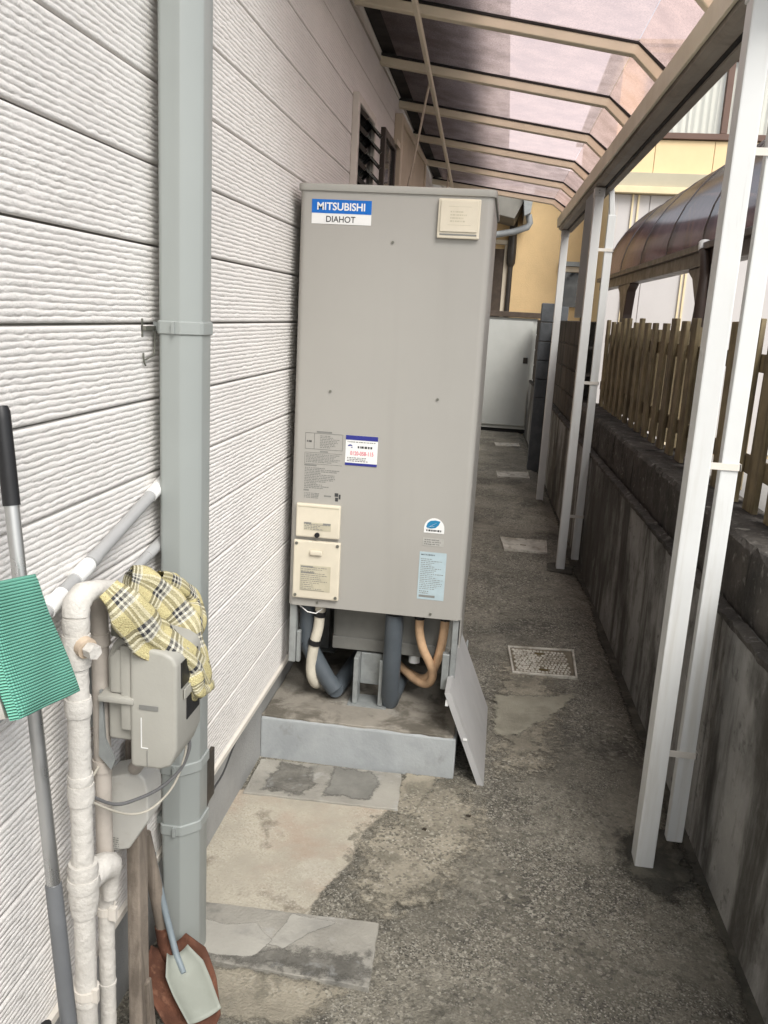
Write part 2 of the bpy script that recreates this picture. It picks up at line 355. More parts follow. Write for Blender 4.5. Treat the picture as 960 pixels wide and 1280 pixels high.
# ================================================================== SETTING
# ground sheet and path
g = MB(); g.box(-60, 60, -40, 80, -.35, -.05); tag(g.build('ground', GROUND), kind='structure')
XR = lambda y: .70-.035*(y-2.0)          # face of the retaining wall
nx, ny = 40, 220
vs = []; fs = []
ys = np.concatenate([np.linspace(-3, .8, 20), np.linspace(.85, 12.6, ny-20)])
for j, y in enumerate(ys):
    for i in range(nx):
        u = i/(nx-1); x = -.75+(XR(y)+.05+.75)*u
        z = .0015*math.sin(x*9+y*3)+.0015*math.sin(y*5.3-x*4)
        d = (XR(y)-x)
        if d < .075: z -= .018*min(1, (.075-d)/.03)        # shallow gutter along the retaining wall
        vs.append((x, y, z))
for j in range(ny-1):
    for i in range(nx-1):
        a = j*nx+i; fs.append((a, a+1, a+nx+1, a+nx))
pth = MB(); pth.add(vs, fs)
PATHO = tag(pth.build('path', PATH, smooth=True), kind='structure')

def irregular(pts, z0, z1, jit, n=14):
    out = []
    for i in range(len(pts)):
        p, q = Vector(pts[i]), Vector(pts[(i+1) % len(pts)])
        for k in range(n):
            c = p.lerp(q, k/n); out.append((c.x+random.uniform(-jit, jit), c.y+random.uniform(-jit, jit)))
    return MB().prism(out, 'z', z0, z1)
def fade_mat(m):
    t = m.node_tree; N = t.nodes; Lk = t.links; b = N['Principled BSDF']; out = [n for n in N if n.type == 'OUTPUT_MATERIAL'][0]
    at_ = N.new('ShaderNodeAttribute'); at_.attribute_name = 'worn_edge'
    g_ = N.new('ShaderNodeNewGeometry'); nz = N.new('ShaderNodeTexNoise'); nz.inputs['Scale'].default_value = 26; nz.inputs['Detail'].default_value = 8; nz.inputs['Roughness'].default_value = .7; Lk.new(g_.outputs['Position'], nz.inputs[0])
    a = N.new('ShaderNodeMath'); a.operation = 'ADD'; Lk.new(at_.outputs['Fac'], a.inputs[0]); Lk.new(nz.outputs[0], a.inputs[1])
    r = N.new('ShaderNodeMapRange'); r.inputs[1].default_value = .80; r.inputs[2].default_value = 1.0; Lk.new(a.outputs[0], r.inputs[0])
    tr = N.new('ShaderNodeBsdfTransparent'); mx = N.new('ShaderNodeMixShader'); Lk.new(r.outputs[0], mx.inputs[0]); Lk.new(tr.outputs[0], mx.inputs[1]); Lk.new(b.outputs[0], mx.inputs[2]); Lk.new(mx.outputs[0], out.inputs[0])
    return m
def thin_patch(name, poly, z, m, parent, soft=.05, res=.009):
    """thin layer on the path whose border breaks up into crumbs"""
    P = np.array(poly); x0, y0 = P.min(0)-.04; x1, y1 = P.max(0)+.04
    nx_, ny_ = int((x1-x0)/res)+1, int((y1-y0)/res)+1
    X, Y = np.meshgrid(np.linspace(x0, x1, nx_), np.linspace(y0, y1, ny_)); D = np.full(X.shape, 1e9); ins = np.zeros(X.shape, bool)
    for k in range(len(P)):
        a, b = P[k], P[(k+1) % len(P)]; d = b-a; t = np.clip(((X-a[0])*d[0]+(Y-a[1])*d[1])/(d@d), 0, 1)
        D = np.minimum(D, np.hypot(X-a[0]-t*d[0], Y-a[1]-t*d[1]))
        c = ((a[1] > Y) != (b[1] > Y)) & (X < (b[0]-a[0])*(Y-a[1])/(b[1]-a[1]+1e-12)+a[0]); ins ^= c
    sd = np.where(ins, D, -D); fade = np.clip(.4+sd/soft, 0, 1.2)
    me = bpy.data.meshes.new(name); idx = np.arange(nx_*ny_).reshape(ny_, nx_)
    F = np.stack([idx[:-1,:-1], idx[:-1,1:], idx[1:,1:], idx[1:,:-1]], -1).reshape(-1, 4)
    keep = (fade.ravel()[F].max(1) > 0); F = F[keep]
    off = parent_loc(parent)
    me.from_pydata(np.stack([X.ravel()-off.x, Y.ravel()-off.y, np.full(X.size, z)-off.z], 1).tolist(), [], F.tolist()); me.update()
    at_ = me.attributes.new('worn_edge', 'FLOAT', 'POINT'); at_.data.foreach_set('value', fade.ravel().astype(np.float32))
    me.materials.append(m); o = link(name, me, parent, off); return o
thin_patch('path_patch', [(-.74,1.83),(-.50,1.84),(-.385,1.855),(-.36,1.99),(-.312,2.10),(-.295,2.26),(-.235,2.40),(-.74,2.40)], .0062, fade_mat(PATCH), PATHO, .06)
fade_mat(SLABLT)
def slab(pts, name):
    o = irregular(pts, -.01, .0135, .0016, 16).build(name, SLAB, PATHO, bevel=.002, seg=1); return o
s1 = slab([(-.668,1.662),(-.187,1.652),(-.196,1.868),(-.668,1.852)], 'paving_slab')
s2 = slab([(-.71,2.372),(-.213,2.385),(-.226,2.60),(-.712,2.585)], 'paving_slab')
thin_patch('mortar_skim', [(-.655,1.705),(-.56,1.675),(-.47,1.69),(-.445,1.75),(-.50,1.80),(-.57,1.778),(-.64,1.79)], .01562, SLABLT, PATHO, .02, .006)
thin_patch('mortar_skim', [(-.45,1.735),(-.41,1.73),(-.36,1.79),(-.30,1.845),(-.42,1.85)], .01560, SLABLT, PATHO, .02, .006)
SLABDK = fade_mat(mat('slab_dark_crust', (.16,.152,.132), .95, .3, 14, .006, 90, stain=((.26,.26,.25), 22, .54, .66, .6)))
thin_patch('dark_crust', [(-.655,2.40),(-.53,2.40),(-.50,2.47),(-.53,2.56),(-.64,2.57)], .01560, SLABDK, PATHO, .11, .006)
thin_patch('dark_crust', [(-.46,2.41),(-.31,2.42),(-.29,2.51),(-.33,2.58),(-.45,2.58)], .01560, mat('slab_drab_crust', (.19,.185,.165), .95, .2, 9, .003, 90) and fade_mat(MATS['slab_drab_crust']), PATHO, .07, .006)
thin_patch('dark_crust', [(-.62,1.67),(-.20,1.66),(-.21,1.74),(-.36,1.73),(-.50,1.71)], .0151, SLABDK, PATHO, .14, .006)
# paler wedge with faded edges on the path beside the leaning panel, sandy drift along the slabs
PALE = fade_mat(mat('pale_wedge', (.30,.28,.22), .9, .15, 6, .003, 150, stain=((.17,.155,.12), 9, .45, .66, .6)))
thin_patch('path_patch', [(.08,2.97),(.17,2.99),(.34,3.24),(.42,3.42),(.27,3.36),(.08,3.32)], .0062, PALE, PATHO, .10)
SAND = fade_mat(mat('sandy_drift', (.30,.27,.21), .95, .2, 7, .006, 150, stain=((.13,.12,.092), 8, .48, .66, .7), cells=[(150, (.09,.083,.068), (.46,.43,.36), .75, 3.0)]))
thin_patch('sandy_drift', [(-.24,2.38),(-.17,2.37),(-.10,2.61),(-.06,2.62),(-.21,2.62)], .0064, SAND, PATHO, .06)
thin_patch('sandy_drift', [(-.24,1.92),(-.06,2.02),(.06,2.36),(-.02,2.60),(-.16,2.55),(-.22,2.36),(-.30,2.20)], .0063, SAND, PATHO, .42)
thin_patch('sandy_drift', [(.10,2.70),(.26,2.75),(.34,3.4),(.22,3.9),(.10,3.6)], .0060, SAND, PATHO, .5)
thin_patch('sandy_drift', [(-.56,1.50),(-.33,1.52),(-.24,1.64),(-.50,1.66),(-.60,1.62)], .0064, SAND, PATHO, .11)

DIRT = fade_mat(mat('damp_dirt', (.06,.056,.045), .9, .3, 9, .006, 90, stain=((.14,.13,.10), 14, .5, .68, .6)))
thin_patch('damp_dirt', [(XR(y)+.02, y) for y in (.9, 3, 5, 7, 9, 12)]+[(XR(y)-.035+.018*math.sin(y*7), y) for y in (12, 11, 10, 9, 8.2, 7.4, 6.6, 6, 5.3, 4.7, 4.1, 3.6, 3.2, 2.8, 2.5, 2.2, 1.9, 1.6, 1.2, .9)], .0066, DIRT, PATHO, .06, .02)
thin_patch('damp_dirt', [(.47,2.22),(.57,2.12),(.66,2.26),(.64,2.50),(.52,2.44),(.46,2.34)], .0068, DIRT, PATHO, .17)
thin_patch('damp_dirt', [(.38,5.24),(.52,5.20),(.56,5.40),(.48,5.46),(.38,5.42)], .0068, DIRT, PATHO, .08)
# ================================================================== THE HOUSE (left)
HX = -.70
house = thing('house', (-.73, 3, 0), 'house wall of off white ridged horizontal siding with louvred window along the path', 'house')
b = MB(); b.box(-5, -.722, -3, 8.6, .26, 5.2); b.build('wall_core', TRIMW, house)
b = MB(); b.box(-5, -.727, -3, 8.6, -.06, .262); b.build('foundation', FOUND, house)
b = MB(); b.prism([(-.726,.262),(-.690,.268),(-.690,.283),(-.726,.290)], 'y', -3, 8.6); b.build('drip_flashing', TRIMW, house)
# boards with real ridges
def make_board(z0, z1, seed):
    rng = np.random.default_rng(seed)
    ya = np.concatenate([np.arange(-3, .15, .25), np.arange(.2, 2.95, .0065), np.arange(2.96, 8.59, .045), [8.6]])
    n = len(ya); R = 14; h = (z1-.005-z0)/R
    def jitter(amp, k):
        r = rng.normal(size=n+2*k+2); ker = np.ones(k)/k; s_ = np.convolve(r, ker, 'same')[:n]*math.sqrt(k); return s_*amp
    rows = [(np.full(n, z0), np.full(n, -.7085)), (np.full(n, z0+.0006), np.full(n, -.6998)+jitter(.0002, 3))]
    prev = jitter(.0004, 3)
    for r in range(R):
        zt = z0+(r+1)*h; zc = jitter(.00055, 3)+jitter(.00055, 8)
        rows.append((z0+(r+.55)*h+prev*.5+zc*.5, -.6990+jitter(.00035, 2)))
        if r < R-1:
            rows.append((zt-.0011+zc, -.6994+jitter(.00045, 2)))
            rows.append((zt+zc, -.7010+jitter(.00035, 2)))
            rows.append((zt+.0013+zc+jitter(.0002, 2), -.6994+jitter(.0004, 2)))
        prev = zc
    rows.append((np.full(n, z1-.0052), np.full(n, -.7000)))
    rows.append((np.full(n, z1-.0035), np.full(n, -.7085)))
    m = len(rows)
    V = np.zeros((m, n, 3))
    for i, (zz, xx) in enumerate(rows): V[i, :, 0] = xx; V[i, :, 1] = ya; V[i, :, 2] = zz
    idx = np.arange(m*n).reshape(m, n)
    F = np.stack([idx[:-1, :-1], idx[:-1, 1:], idx[1:, 1:], idx[1:, :-1]], -1).reshape(-1, 4)
    me = bpy.data.meshes.new('siding_board')
    me.vertices.add(m*n); me.vertices.foreach_set('co', V.reshape(-1).astype(np.float32))
    nf = len(F); me.loops.add(nf*4); me.loops.foreach_set('vertex_index', F.reshape(-1).astype(np.int32))
    me.polygons.add(nf); me.polygons.foreach_set('loop_start', np.arange(0, nf*4, 4, dtype=np.int32)); me.polygons.foreach_set('loop_total', np.full(nf, 4, dtype=np.int32))
    me.update(calc_edges=True); me.validate()
    me.materials.append(SIDING)
    o = link('siding_board', me, house, Vector((0,0,0))); o.location = -parent_loc(house)
    return o
PITCH = .15
for k in range(-8, 8):
    make_board(1.482+PITCH*k, 1.482+PITCH*(k+1), 100+k)
b = MB(); b.box(-.716, -.694, -3, 8.6, 2.684, 5.2); b.build('upper_wall', TRIMW, house)
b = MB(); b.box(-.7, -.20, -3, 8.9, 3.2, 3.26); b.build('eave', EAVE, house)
b = MB(); b.box(-.693, -.13, 2.3, 8.7, 2.81, 2.90); b.build('shading_slab', EAVE, house)  # added low slab that shades the lean-to panels below it
b = MB(); b.box(-.16, -.13, 2.3, 8.7, 2.902, 3.19); b.build('shading_slab_upstand', EAVE, house)  # upstand on the added shading slab, reaching up to the eave
b = MB(); b.prism([(-5,3.3),(-.15,3.262),(-.15,3.33),(-5,4.9)], 'y', -3.2, 9.0); b.build('eave_roof', ROOFT, house)
# louvred window
def window_louvre():
    y0, y1, z0, z1 = 3.69, 4.16, 1.72, 2.395
    f = MB()
    for a in ((y0,y0+.035,z0,z1),(y1-.035,y1,z0,z1),(y0+.035,y1-.035,z1-.035,z1),(y0+.035,y1-.035,z0,z0+.035)): f.box(-.70,-.672,*a)
    w_ = f.build('window', TRIMW, house, bevel=.003, seg=1)
    tag(w_, 'louvred window with dark glass slats')
    MB().box(-.697,-.689,y0+.03,y1-.03,z0+.03,z1-.03).build('backing', GLASSDK, w_)
    for i in range(9):
        z = z0+.06+i*.066
        MB().bar((-.688, (y0+y1)/2, z+.045), (-.645, (y0+y1)/2, z), y1-y0-.075, .006).build('louvre_blade', FROST, w_)
        for yy in (y0+.042, y1-.042): MB().bar((-.686, yy, z+.04), (-.640, yy, z-.006), .014, .016).build('blade_clip', DARKMETAL, w_)
window_louvre()
y0, y1, z0, z1 = 4.47, 4.90, 1.35, 2.42
f = MB()
for a in ((y0,y0+.04,z0,z1),(y1-.04,y1,z0,z1),(y0+.04,y1-.04,z1-.04,z1),(y0+.04,y1-.04,z0,z0+.04)): f.box(-.70,-.675,*a)
w2 = f.build('window', DARKMETAL, house, bevel=.003, seg=1); MB().box(-.697,-.689,y0+.04,y1-.04,z0+.04,z1-.04).build('pane', GLASSDK, w2)
b = MB(); b.box(-.70,-.655,4.94,5.0,1.3,2.585).box(-.70,-.655,5.0,6.35,2.545,2.585).box(-.70,-.655,6.31,6.35,1.3,2.545); sb = b.build('shutter_case', CREAM, house, bevel=.004, seg=1)
b = MB()
for i in range(32): b.prism([(-.70,5.0+i*.041),(-.668,5.006+i*.041),(-.668,5.030+i*.041),(-.70,5.041+i*.041)], 'z', 1.3, 2.545)
b.build('ribbed_panel', CREAM, sb)
b = MB(); b.box(-.70,-.66,4.80,4.94,2.40,2.43); b.build('bracket', CREAM, sb)
b = MB(); b.box(-.726,-.689,1.955,2.03,.215,.357); vo = b.build('vent_cover', DARKMETAL, house, bevel=.003)
# dark tube drawn for a wavy crack along the foundation
pts = [Vector((-.7265, 1.85+i*.03, .10+.16*min(1, i/26)+.008*math.sin(i*.9))) for i in range(30)]
MB().tube(pts, .0038, 6).build('cable', mat('dark_crack', (.06,.06,.06), .7), house, smooth=True)

# ================================================================== TERRACE ROOF on posts
ter = thing('terrace_roof', (.5, 5, 0), 'smoke brown translucent lean-to roof with beige rafters on white posts over the path', 'canopy')
RY = [2.15+.735*k for k in range(8)]
def wz(y): return 2.692-.035*(y-3.63)
def gx(y): return .505-.033*(y-3.63)
def bx(y): return .383-.030*(y-3.63)
def bz(y): return 2.520-.022*(y-3.63)
def gz(y): return 2.405-.012*(y-3.63)
for y in RY:
    r_ = MB(); W0 = Vector((-.70, y, wz(y)+.03)); B0 = Vector((bx(y), y, bz(y)+.03)); G0 = Vector((gx(y)+.02, y, gz(y)+.015))
    hh = .028; ww = .022
    prof = []
    for p in (W0, B0, G0): prof.append((p.x, p.z-hh))
    n1 = (B0-W0).normalized(); 
    up = [(W0.x, W0.z+hh*.3), (B0.x+.012, B0.z+hh*.3), (G0.x+.02, G0.z+hh*.3)]
    pr = prof+up[::-1]
    r_.prism(pr, 'y', y-ww, y+ww)
    ro = r_.build('rafter', FRAMEB, ter, bevel=.003, seg=1)
    MB().prism([(p[0], p[1]) for p in ((W0.x, W0.z+hh*.3),(B0.x+.014, B0.z+hh*.3),(G0.x+.02,G0.z+hh*.3),(G0.x+.024,G0.z+hh*.3+.012),(B0.x+.016,B0.z+hh*.3+.012),(W0.x,W0.z+hh*.3+.012))], 'y', y-ww-.004, y+ww+.004).build('glazing_gasket', DARKGAP, ro)
for a, c in zip(RY[:-1], RY[1:]):
    def sheet(fx0, fz0, fx1, fz1, dz, m):
        ya, yc = a+.012, c-.012; t = .003
        P = [Vector((fx0(ya), ya, fz0(ya)+dz)), Vector((fx1(ya), ya, fz1(ya)+dz)), Vector((fx1(yc), yc, fz1(yc)+dz)), Vector((fx0(yc), yc, fz0(yc)+dz))]
        q = MB(); q.add([*P], [(0,1,2,3)])
        q.build('roof_panel', m, ter)
    sheet(lambda y: -.62, lambda y: wz(y)-.010, lambda y: bx(y)+.010, bz, .046, ROOFP)
    sheet(lambda y: bx(y)+.012, bz, lambda y: gx(y)+.05, lambda y: gz(y)-.015, .046, ROOFE)
ya, yb = RY[0]-.04, RY[-1]+.04
yg = 7.57
def longbar(name, m, fx, fz, w_, h_):
    q = MB(); P, Q = Vector((fx(ya), ya, fz(ya))), Vector((fx(yb), yb, fz(yb))); q.bar(P, Q, w_, h_); return q.build(name, m, ter, bevel=.003, seg=1)
longbar('purlin', FRAMEB, lambda y: -.435-.024*(y-3.62), lambda y: wz(y)-.073+.004*(y-3.6), .018, .028)
longbar('wall_ledger', DARKGAP, lambda y: -.657, lambda y: wz(y)+.070, .075, .028)
# gutter beam: a C-shaped channel
def gut(name, m, pr):
    P = [(gx(ya)+a, ya, gz(ya)+c) for a, c in pr]; Q = [(gx(yg)+a, yg, gz(yg)+c) for a, c in pr]; n = len(pr)
    q = MB(); q.add(P+Q, [tuple(range(n))[::-1], tuple(range(n, 2*n))]+[(i, (i+1) % n, n+(i+1) % n, n+i) for i in range(n)]); return q.build(name, m, ter)
gut('gutter', BEAMD, [(-.025,.0),(-.02,-.075),(.0,-.085),(.05,-.085),(.052,-.097),(.085,-.097),(.115,-.06),(.115,.03),(.10,.03),(.10,-.05),(.01,-.06),(.01,.0)])
gut('gutter_lip', FRAMEB, [(-.040,.012),(-.036,-.062),(-.0255,-.062),(-.0255,.012)])
gut('groove_shadow_strip', DARKGAP, [(.036,-.0852),(.038,-.090),(.0515,-.090),(.0515,-.0852)])  # dark strip painting the shadow of a groove under the gutter
POST = [(2.263,.496,.549,True),(5.303,.435,.487,True),(7.47,.379,.437,False)]
for y, x0, x1, dp in POST:
    top = gz(y)-.088
    q = MB(); q.box(x0, x1, y, y+.07, -.01, top); po = q.build('post', POSTW, ter, bevel=.004)
    MB().box(x0-.004, x1+.004, y-.004, y+.074, top-.05, top-.002).build('post_cap', POSTW, po, bevel=.002, seg=1)
    q = MB()
    for zz in (top-.02, top-.035): q.box(x0+.02, x0+.027, y-.007, y-.003, zz, zz+.006)
    q.build('screw', GALV, po)
    if dp:
        xd0, xd1 = x1+.042, x1+.088; yd = y+.07
        q = MB(); q.box(xd0, xd1, yd, yd+.035, .055, top-.14)
        d_ = q.build('downpipe', POSTW, ter, bevel=.004)
        MB().bar(((xd0+xd1)/2, yd+.018, top-.145), ((x0+x1)/2+.07, yd+.018, top+.02), .03, .03, up=(0,1,0)).build('spout', POSTW, d_, bevel=.003, seg=1)
        for zz in (.33, 1.17, 1.95):
            q = MB(); q.box(x1-.002, xd1+.004, yd-.005, yd-.0008, zz, zz+.018); q.box(xd1+.0005, xd1+.005, yd-.005, yd+.036, zz, zz+.018)
            q.build('clip', TRIMW, d_)
# corrugated side screen between second and third post
pr = []
for i in range(24): pr += [(.006*(1 if i % 2 else -1), 5.39+i*.0185), (.006*(1 if i % 2 else -1), 5.39+i*.0185+.011)]
q = MB(); pts = [(.447-.03*(y-5.39)+a, y) for a, y in pr]+[(.443-.03*(y-5.39)+a, y) for a, y in pr[::-1]]
q.prism(pts, 'z', 1.565, 2.29); q.build('side_screen', PANELG, ter)
# cords hanging from the purlin
c1 = MB().tube([(-.46,4.36,2.60),(-.485,4.40,2.48),(-.53,4.5,2.28),(-.60,4.62,2.0),(-.672,4.70,1.72)], .0055, 8, sm=6).build('hanging_cord', CORD, None, smooth=True)
tag(c1, 'pale cord tied to the roof purlin, running down behind the tall tank', 'cord')
c2 = MB().tube([(-.515,6.56,2.585),(-.52,6.57,2.40),(-.55,6.6,2.1),(-.654,6.2,1.9)], .006, 8).build('hanging_cord', CORD, None, smooth=True)
tag(c2, 'short pale cord hanging from the purlin near its shaded end', 'cord')

# ================================================================== RETAINING WALL, FENCE, BLOCK WALL (right)
rw = thing('retaining_wall', (.8, 4, 0), 'low stained grey concrete retaining wall with dark mossy kerb under picket fence', 'wall')
def skew(p): return Vector((p.x-.035*(p.y-2.0), p.y, p.z))
segs = [-3.0, -1.2, .6, 2.45, 4.30, 6.15, 8.0, 9.9, 11.9]
for a, c in zip(segs[:-1], segs[1:]):
    q = MB(); q.box(.70, .92, a+.003, c-.003, -.06, .742, skew); q.build('concrete_panel', RWALL, rw, bevel=.006, seg=2)
y = -3.0; i = 0
while y < 6.5:
    L_ = .6; q = MB()
    n = 14; ring = []
    for j in range(n+1):
        yy = y+.003+(L_-.006)*j/n; e = lambda s: random.uniform(-s, s)
        ring.append([skew(Vector((.738+e(.003), yy, .735))), skew(Vector((.733+e(.004), yy, .78+e(.006)))), skew(Vector((.735+e(.004), yy, .935+e(.004)))), skew(Vector((.745+e(.005), yy, .951+e(.004)))), skew(Vector((.80+e(.004), yy, .953+e(.004)))), skew(Vector((.925, yy, .953))), skew(Vector((.925, yy, .735)))])
    vs = [p for r in ring for p in r]; m = 7
    fs = [(j*m+k, j*m+(k+1) % m, (j+1)*m+(k+1) % m, (j+1)*m+k) for j in range(n) for k in range(m)]+[tuple(range(m)), tuple(range(n*m, n*m+m))[::-1]]
    q.add(vs, fs); q.build('kerb_block', RKERB, rw); y += L_; i += 1
# rough mortar ledge in front of the kerb
q = MB(); n = 360; ring = []
for j in range(n+1):
    yy = -.5+12.3*j/n; e = lambda s: random.uniform(-s, s)
    ring.append([skew(Vector((.693+e(.004), yy, .728))), skew(Vector((.690+e(.005), yy, .748+e(.004)))), skew(Vector((.722+e(.003), yy, .756+e(.005)))), skew(Vector((.7315, yy, .738)))])
vs = [p for r in ring for p in r]; m = 4
q.add(vs, [(j*m+k, j*m+(k+1) % m, (j+1)*m+(k+1) % m, (j+1)*m+k) for j in range(n) for k in range(m)])
q.build('mortar_ledge', RKERB, rw)

fence = thing('picket_fence', (.86, 4, .953), 'weathered olive brown wooden picket fence on top of the concrete kerb', 'fence')
y = 2.475; i = 0
protos = {}
while y < 6.55:
    for row in (0, 1):
        yy = y+(.105 if row else 0)+random.uniform(-.006, .006)
        key = (row, random.randrange(3))
        if key not in protos:
            wd = .088+.006*key[1]; h = (.60+.012*key[1]) if row == 0 else .545+.01*key[1]
            q = MB(); q.box(-.009, .009, -wd/2, wd/2, 0, h)
            X = .872 if row == 0 else .912
            zb = .953 if row == 0 else .975
            p = Vector((X-.035*(yy-2), yy, zb))
            q.v = [tuple(Vector(v)+p) for v in q.v]
            o = q.build('picket', PICKET[key[1] % 2], fence, bevel=.002, seg=1, loc=p); protos[key] = o
        else:
            X = .872 if row == 0 else .912; zb = .953 if row == 0 else .975
            o = share(protos[key], 'picket', fence, (X-.035*(yy-2), yy, zb))
        o.rotation_euler = (random.uniform(-.012,.012), random.uniform(-.01,.01), math.radians(2)+random.uniform(-.03,.03))
    y += .205; i += 1
for zz in (1.06, 1.40):
    MB().box(.8825, .9015, 2.42, 6.6, zz, zz+.06, skew).build('rail', PICKET[0], fence, bevel=.002, seg=1)
for yy in (2.5, 3.9, 5.2, 6.5):
    MB().box(.925, .965, yy, yy+.04, .90, 1.46, skew).build('fence_post', BROWNM, fence)

bw = thing('block_wall', (.5, 9, .74), 'dark weathered concrete block wall with taller grey pillar beyond the picket fence', 'wall')
q = MB(); q.box(.745, .84, 6.66, 11.85, .742, 1.545, skew); q.build('mortar_core', RKERB, bw)
proto = {}
for r in range(4):
    y = 6.66-(.2 if r % 2 else 0)
    while y < 11.85:
        a, c = max(y, 6.66), min(y+.392, 11.85)
        key = round(c-a, 3)
        if c-a > .03:
            p = Vector((.735-.035*(a-2), a, .760+r*.2))
            if key not in proto:
                q = MB(); q.v = []; q.box(p.x, p.x+.125, a, c, p.z, p.z+.19); 
                for k_, v in enumerate(q.v): q.v[k_] = (v[0]-.035*(v[1]-a), v[1], v[2])
                proto[key] = q.build('block', BLOCK, bw, bevel=.006, seg=1, loc=p)
            else: share(proto[key], 'block', bw, p)
        y += .40
for k in range(5):
    p = Vector((.735-.035*7-.16+.0, 9.0, .76+k*.192))
    q = MB(); q.box(p.x, p.x+.15, 9.0, 9.2, p.z, p.z+.186); q.build('pillar_block', PILLAR, bw, bevel=.006, seg=1)
    q = MB(); q.box(p.x+.20, p.x+.36, 10.4, 10.6, p.z, p.z+.186)
    if k == 4: q.build('pillar_block', PILLAR, bw, bevel=.006, seg=1)
MB().box(.735-.035*7-.16, .735-.035*7-.01, 9.0, 9.2, -.06, .757).build('pillar_base', PILLAR, bw)

# ================================================================== NEIGHBOUR: facade, canopy, end house
FY = 11.5
nb = thing('neighbour_house', (3, FY, 0), 'cream house with brown framed window above off white garage panels', 'house')
MB().box(1.13, 8, FY+.06, FY+6, -.06, 4.80).build('wall', CREAMW, nb)
for i in range(14):
    x0 = 1.13+i*.49; MB().box(x0+.003, x0+.487, FY+.02, FY+.058, .0, 3.13).build('wall_panel', OFFW, nb, bevel=.004, seg=1)
for x0 in (1.40, 1.47, 2.10, 2.15, 3.0, 3.07):
    MB().box(x0, x0+.022, FY-.004, FY+.0185, .0, 3.13).build('trim_strip', TRIMY, nb)
MB().box(1.08, 8, FY-.10, FY+.055, 3.135, 3.215).build('trim_band', TRIMY, nb, bevel=.006)
MB().box(1.08, 8, FY-.05, FY+.055, 3.22, 3.38).build('trim_band', BANDG, nb, bevel=.004)
for x0 in (1.13, 1.61, 2.31, 3.0, 3.7, 4.4, 5.1):
    pass
xs = [1.13, 1.61, 2.31, 3.01, 3.71, 4.41, 5.11, 8.0]
for a, c in zip(xs[:-1], xs[1:]):
    MB().box(a+.003, c-.003, FY+.02, FY+.058, 3.385, 3.77).build('wall_panel', CREAMW, nb, bevel=.003, seg=1)
MB().box(1.0, 8.2, FY-.12, FY+6.2, 4.802, 4.85).build('eave', BANDG, nb)
MB().box(1.08, 8, FY-.02, FY+.05, 4.73, 4.795).build('trim_band', TRIMY, nb, bevel=.004)
wf = MB(); wx0, wx1, wz0, wz1 = 1.45, 4.1, 3.78, 4.72
for a in ((wx0,wx1,wz0,wz0+.07),(wx0,wx1,wz1-.06,wz1),(wx0,wx0+.05,wz0+.07,wz1-.06),(wx1-.05,wx1,wz0+.07,wz1-.06),(2.345,2.42,wz0+.07,wz1-.06),(3.25,3.31,wz0+.07,wz1-.06)):
    wf.box(a[0],a[1],FY-.02,FY+.055,a[2],a[3])
wo = wf.build('window', mat('brown_window_frame', (.13,.075,.055), .5, .08, 5), nb, bevel=.004, seg=1)
def pane_glass():
    m = bpy.data.materials.new('window_glass'); m.use_nodes = True; t = m.node_tree; N = t.nodes
    for n in list(N):
        if n.type != 'OUTPUT_MATERIAL': N.remove(n)
    out = [n for n in N if n.type == 'OUTPUT_MATERIAL'][0]
    tr = N.new('ShaderNodeBsdfTransparent'); tr.inputs[0].default_value = (.94,.94,.92,1); gs = N.new('ShaderNodeBsdfGlossy'); gs.inputs[1].default_value = .03
    mx = N.new('ShaderNodeMixShader'); mx.inputs[0].default_value = .06
    t.links.new(tr.outputs[0], mx.inputs[1]); t.links.new(gs.outputs[0], mx.inputs[2]); t.links.new(mx.outputs[0], out.inputs[0]); return m
GL = pane_glass()
for a, c in ((1.50,2.345),(2.42,3.25),(3.31,4.05)):
    MB().box(a, c, FY+.018, FY+.022, wz0+.07, wz1-.06).build('pane', GL, wo)
    n = 60; vs = []; fs = []
    for i in range(n+1):
        xx = a+(c-a)*i/n; yy = FY+.042+.010*math.sin(i*1.1+.6*math.sin(i*.37))
        vs += [(xx, yy, wz0+.07), (xx+.01*math.sin(i*.5), yy+.003, wz1-.06)]
    fs = [(2*i, 2*i+2, 2*i+3, 2*i+1) for i in range(n)]
    MB().add(vs, fs).build('curtain', CURTAIN, wo, smooth=True)

can = thing('arched_carport', (2.05, 6, 0), 'brown arched carport roof of smoky curved panels beyond the picket fence', 'carport')
def cskew(y): return 1.10-.03*(y-2)
RIB = [3.13+.932*i for i in range(7)]
def arch(y, n=18, off=0):
    out = []
    for i in range(n+1):
        a = math.pi*(1-i/n)*.5+math.pi*.5*0
        th = math.pi-math.pi*i/n
        out.append(Vector((cskew(y)+1.1+(1.1+off)*math.cos(th), y, 1.955+(.86+off)*math.sin(th))))
    return out
for y in RIB:
    q = MB(); A = arch(y, 24)
    q.tube(A, .017, 6); q.build('rib', BROWNM, can, smooth=True)
for a, c in zip(RIB[:-1], RIB[1:]):
    A, B_ = arch(a+.004, 24, .012), arch(c-.004, 24, .012); n = len(A)
    MB().add(A+B_, [(i, i+1, n+i+1, n+i) for i in range(n-1)]).build('curved_panel', CANOP, can, smooth=True)
q = MB(); q.bar((cskew(3.0), 3.0, 1.905), (cskew(8.78), 8.78, 1.905), .09, .10); q.build('beam', BROWNM, can, bevel=.006)
q = MB(); q.bar((cskew(3.0)-.05, 3.0, 1.945), (cskew(8.78)-.05, 8.78, 1.945), .05, .035); q.build('gutter', BROWNM, can, bevel=.006)
q = MB(); q.bar((cskew(3.0)+2.2, 3.0, 1.905), (cskew(8.78)+2.2, 8.78, 1.905), .09, .10); q.build('beam', BROWNM, can, bevel=.006)
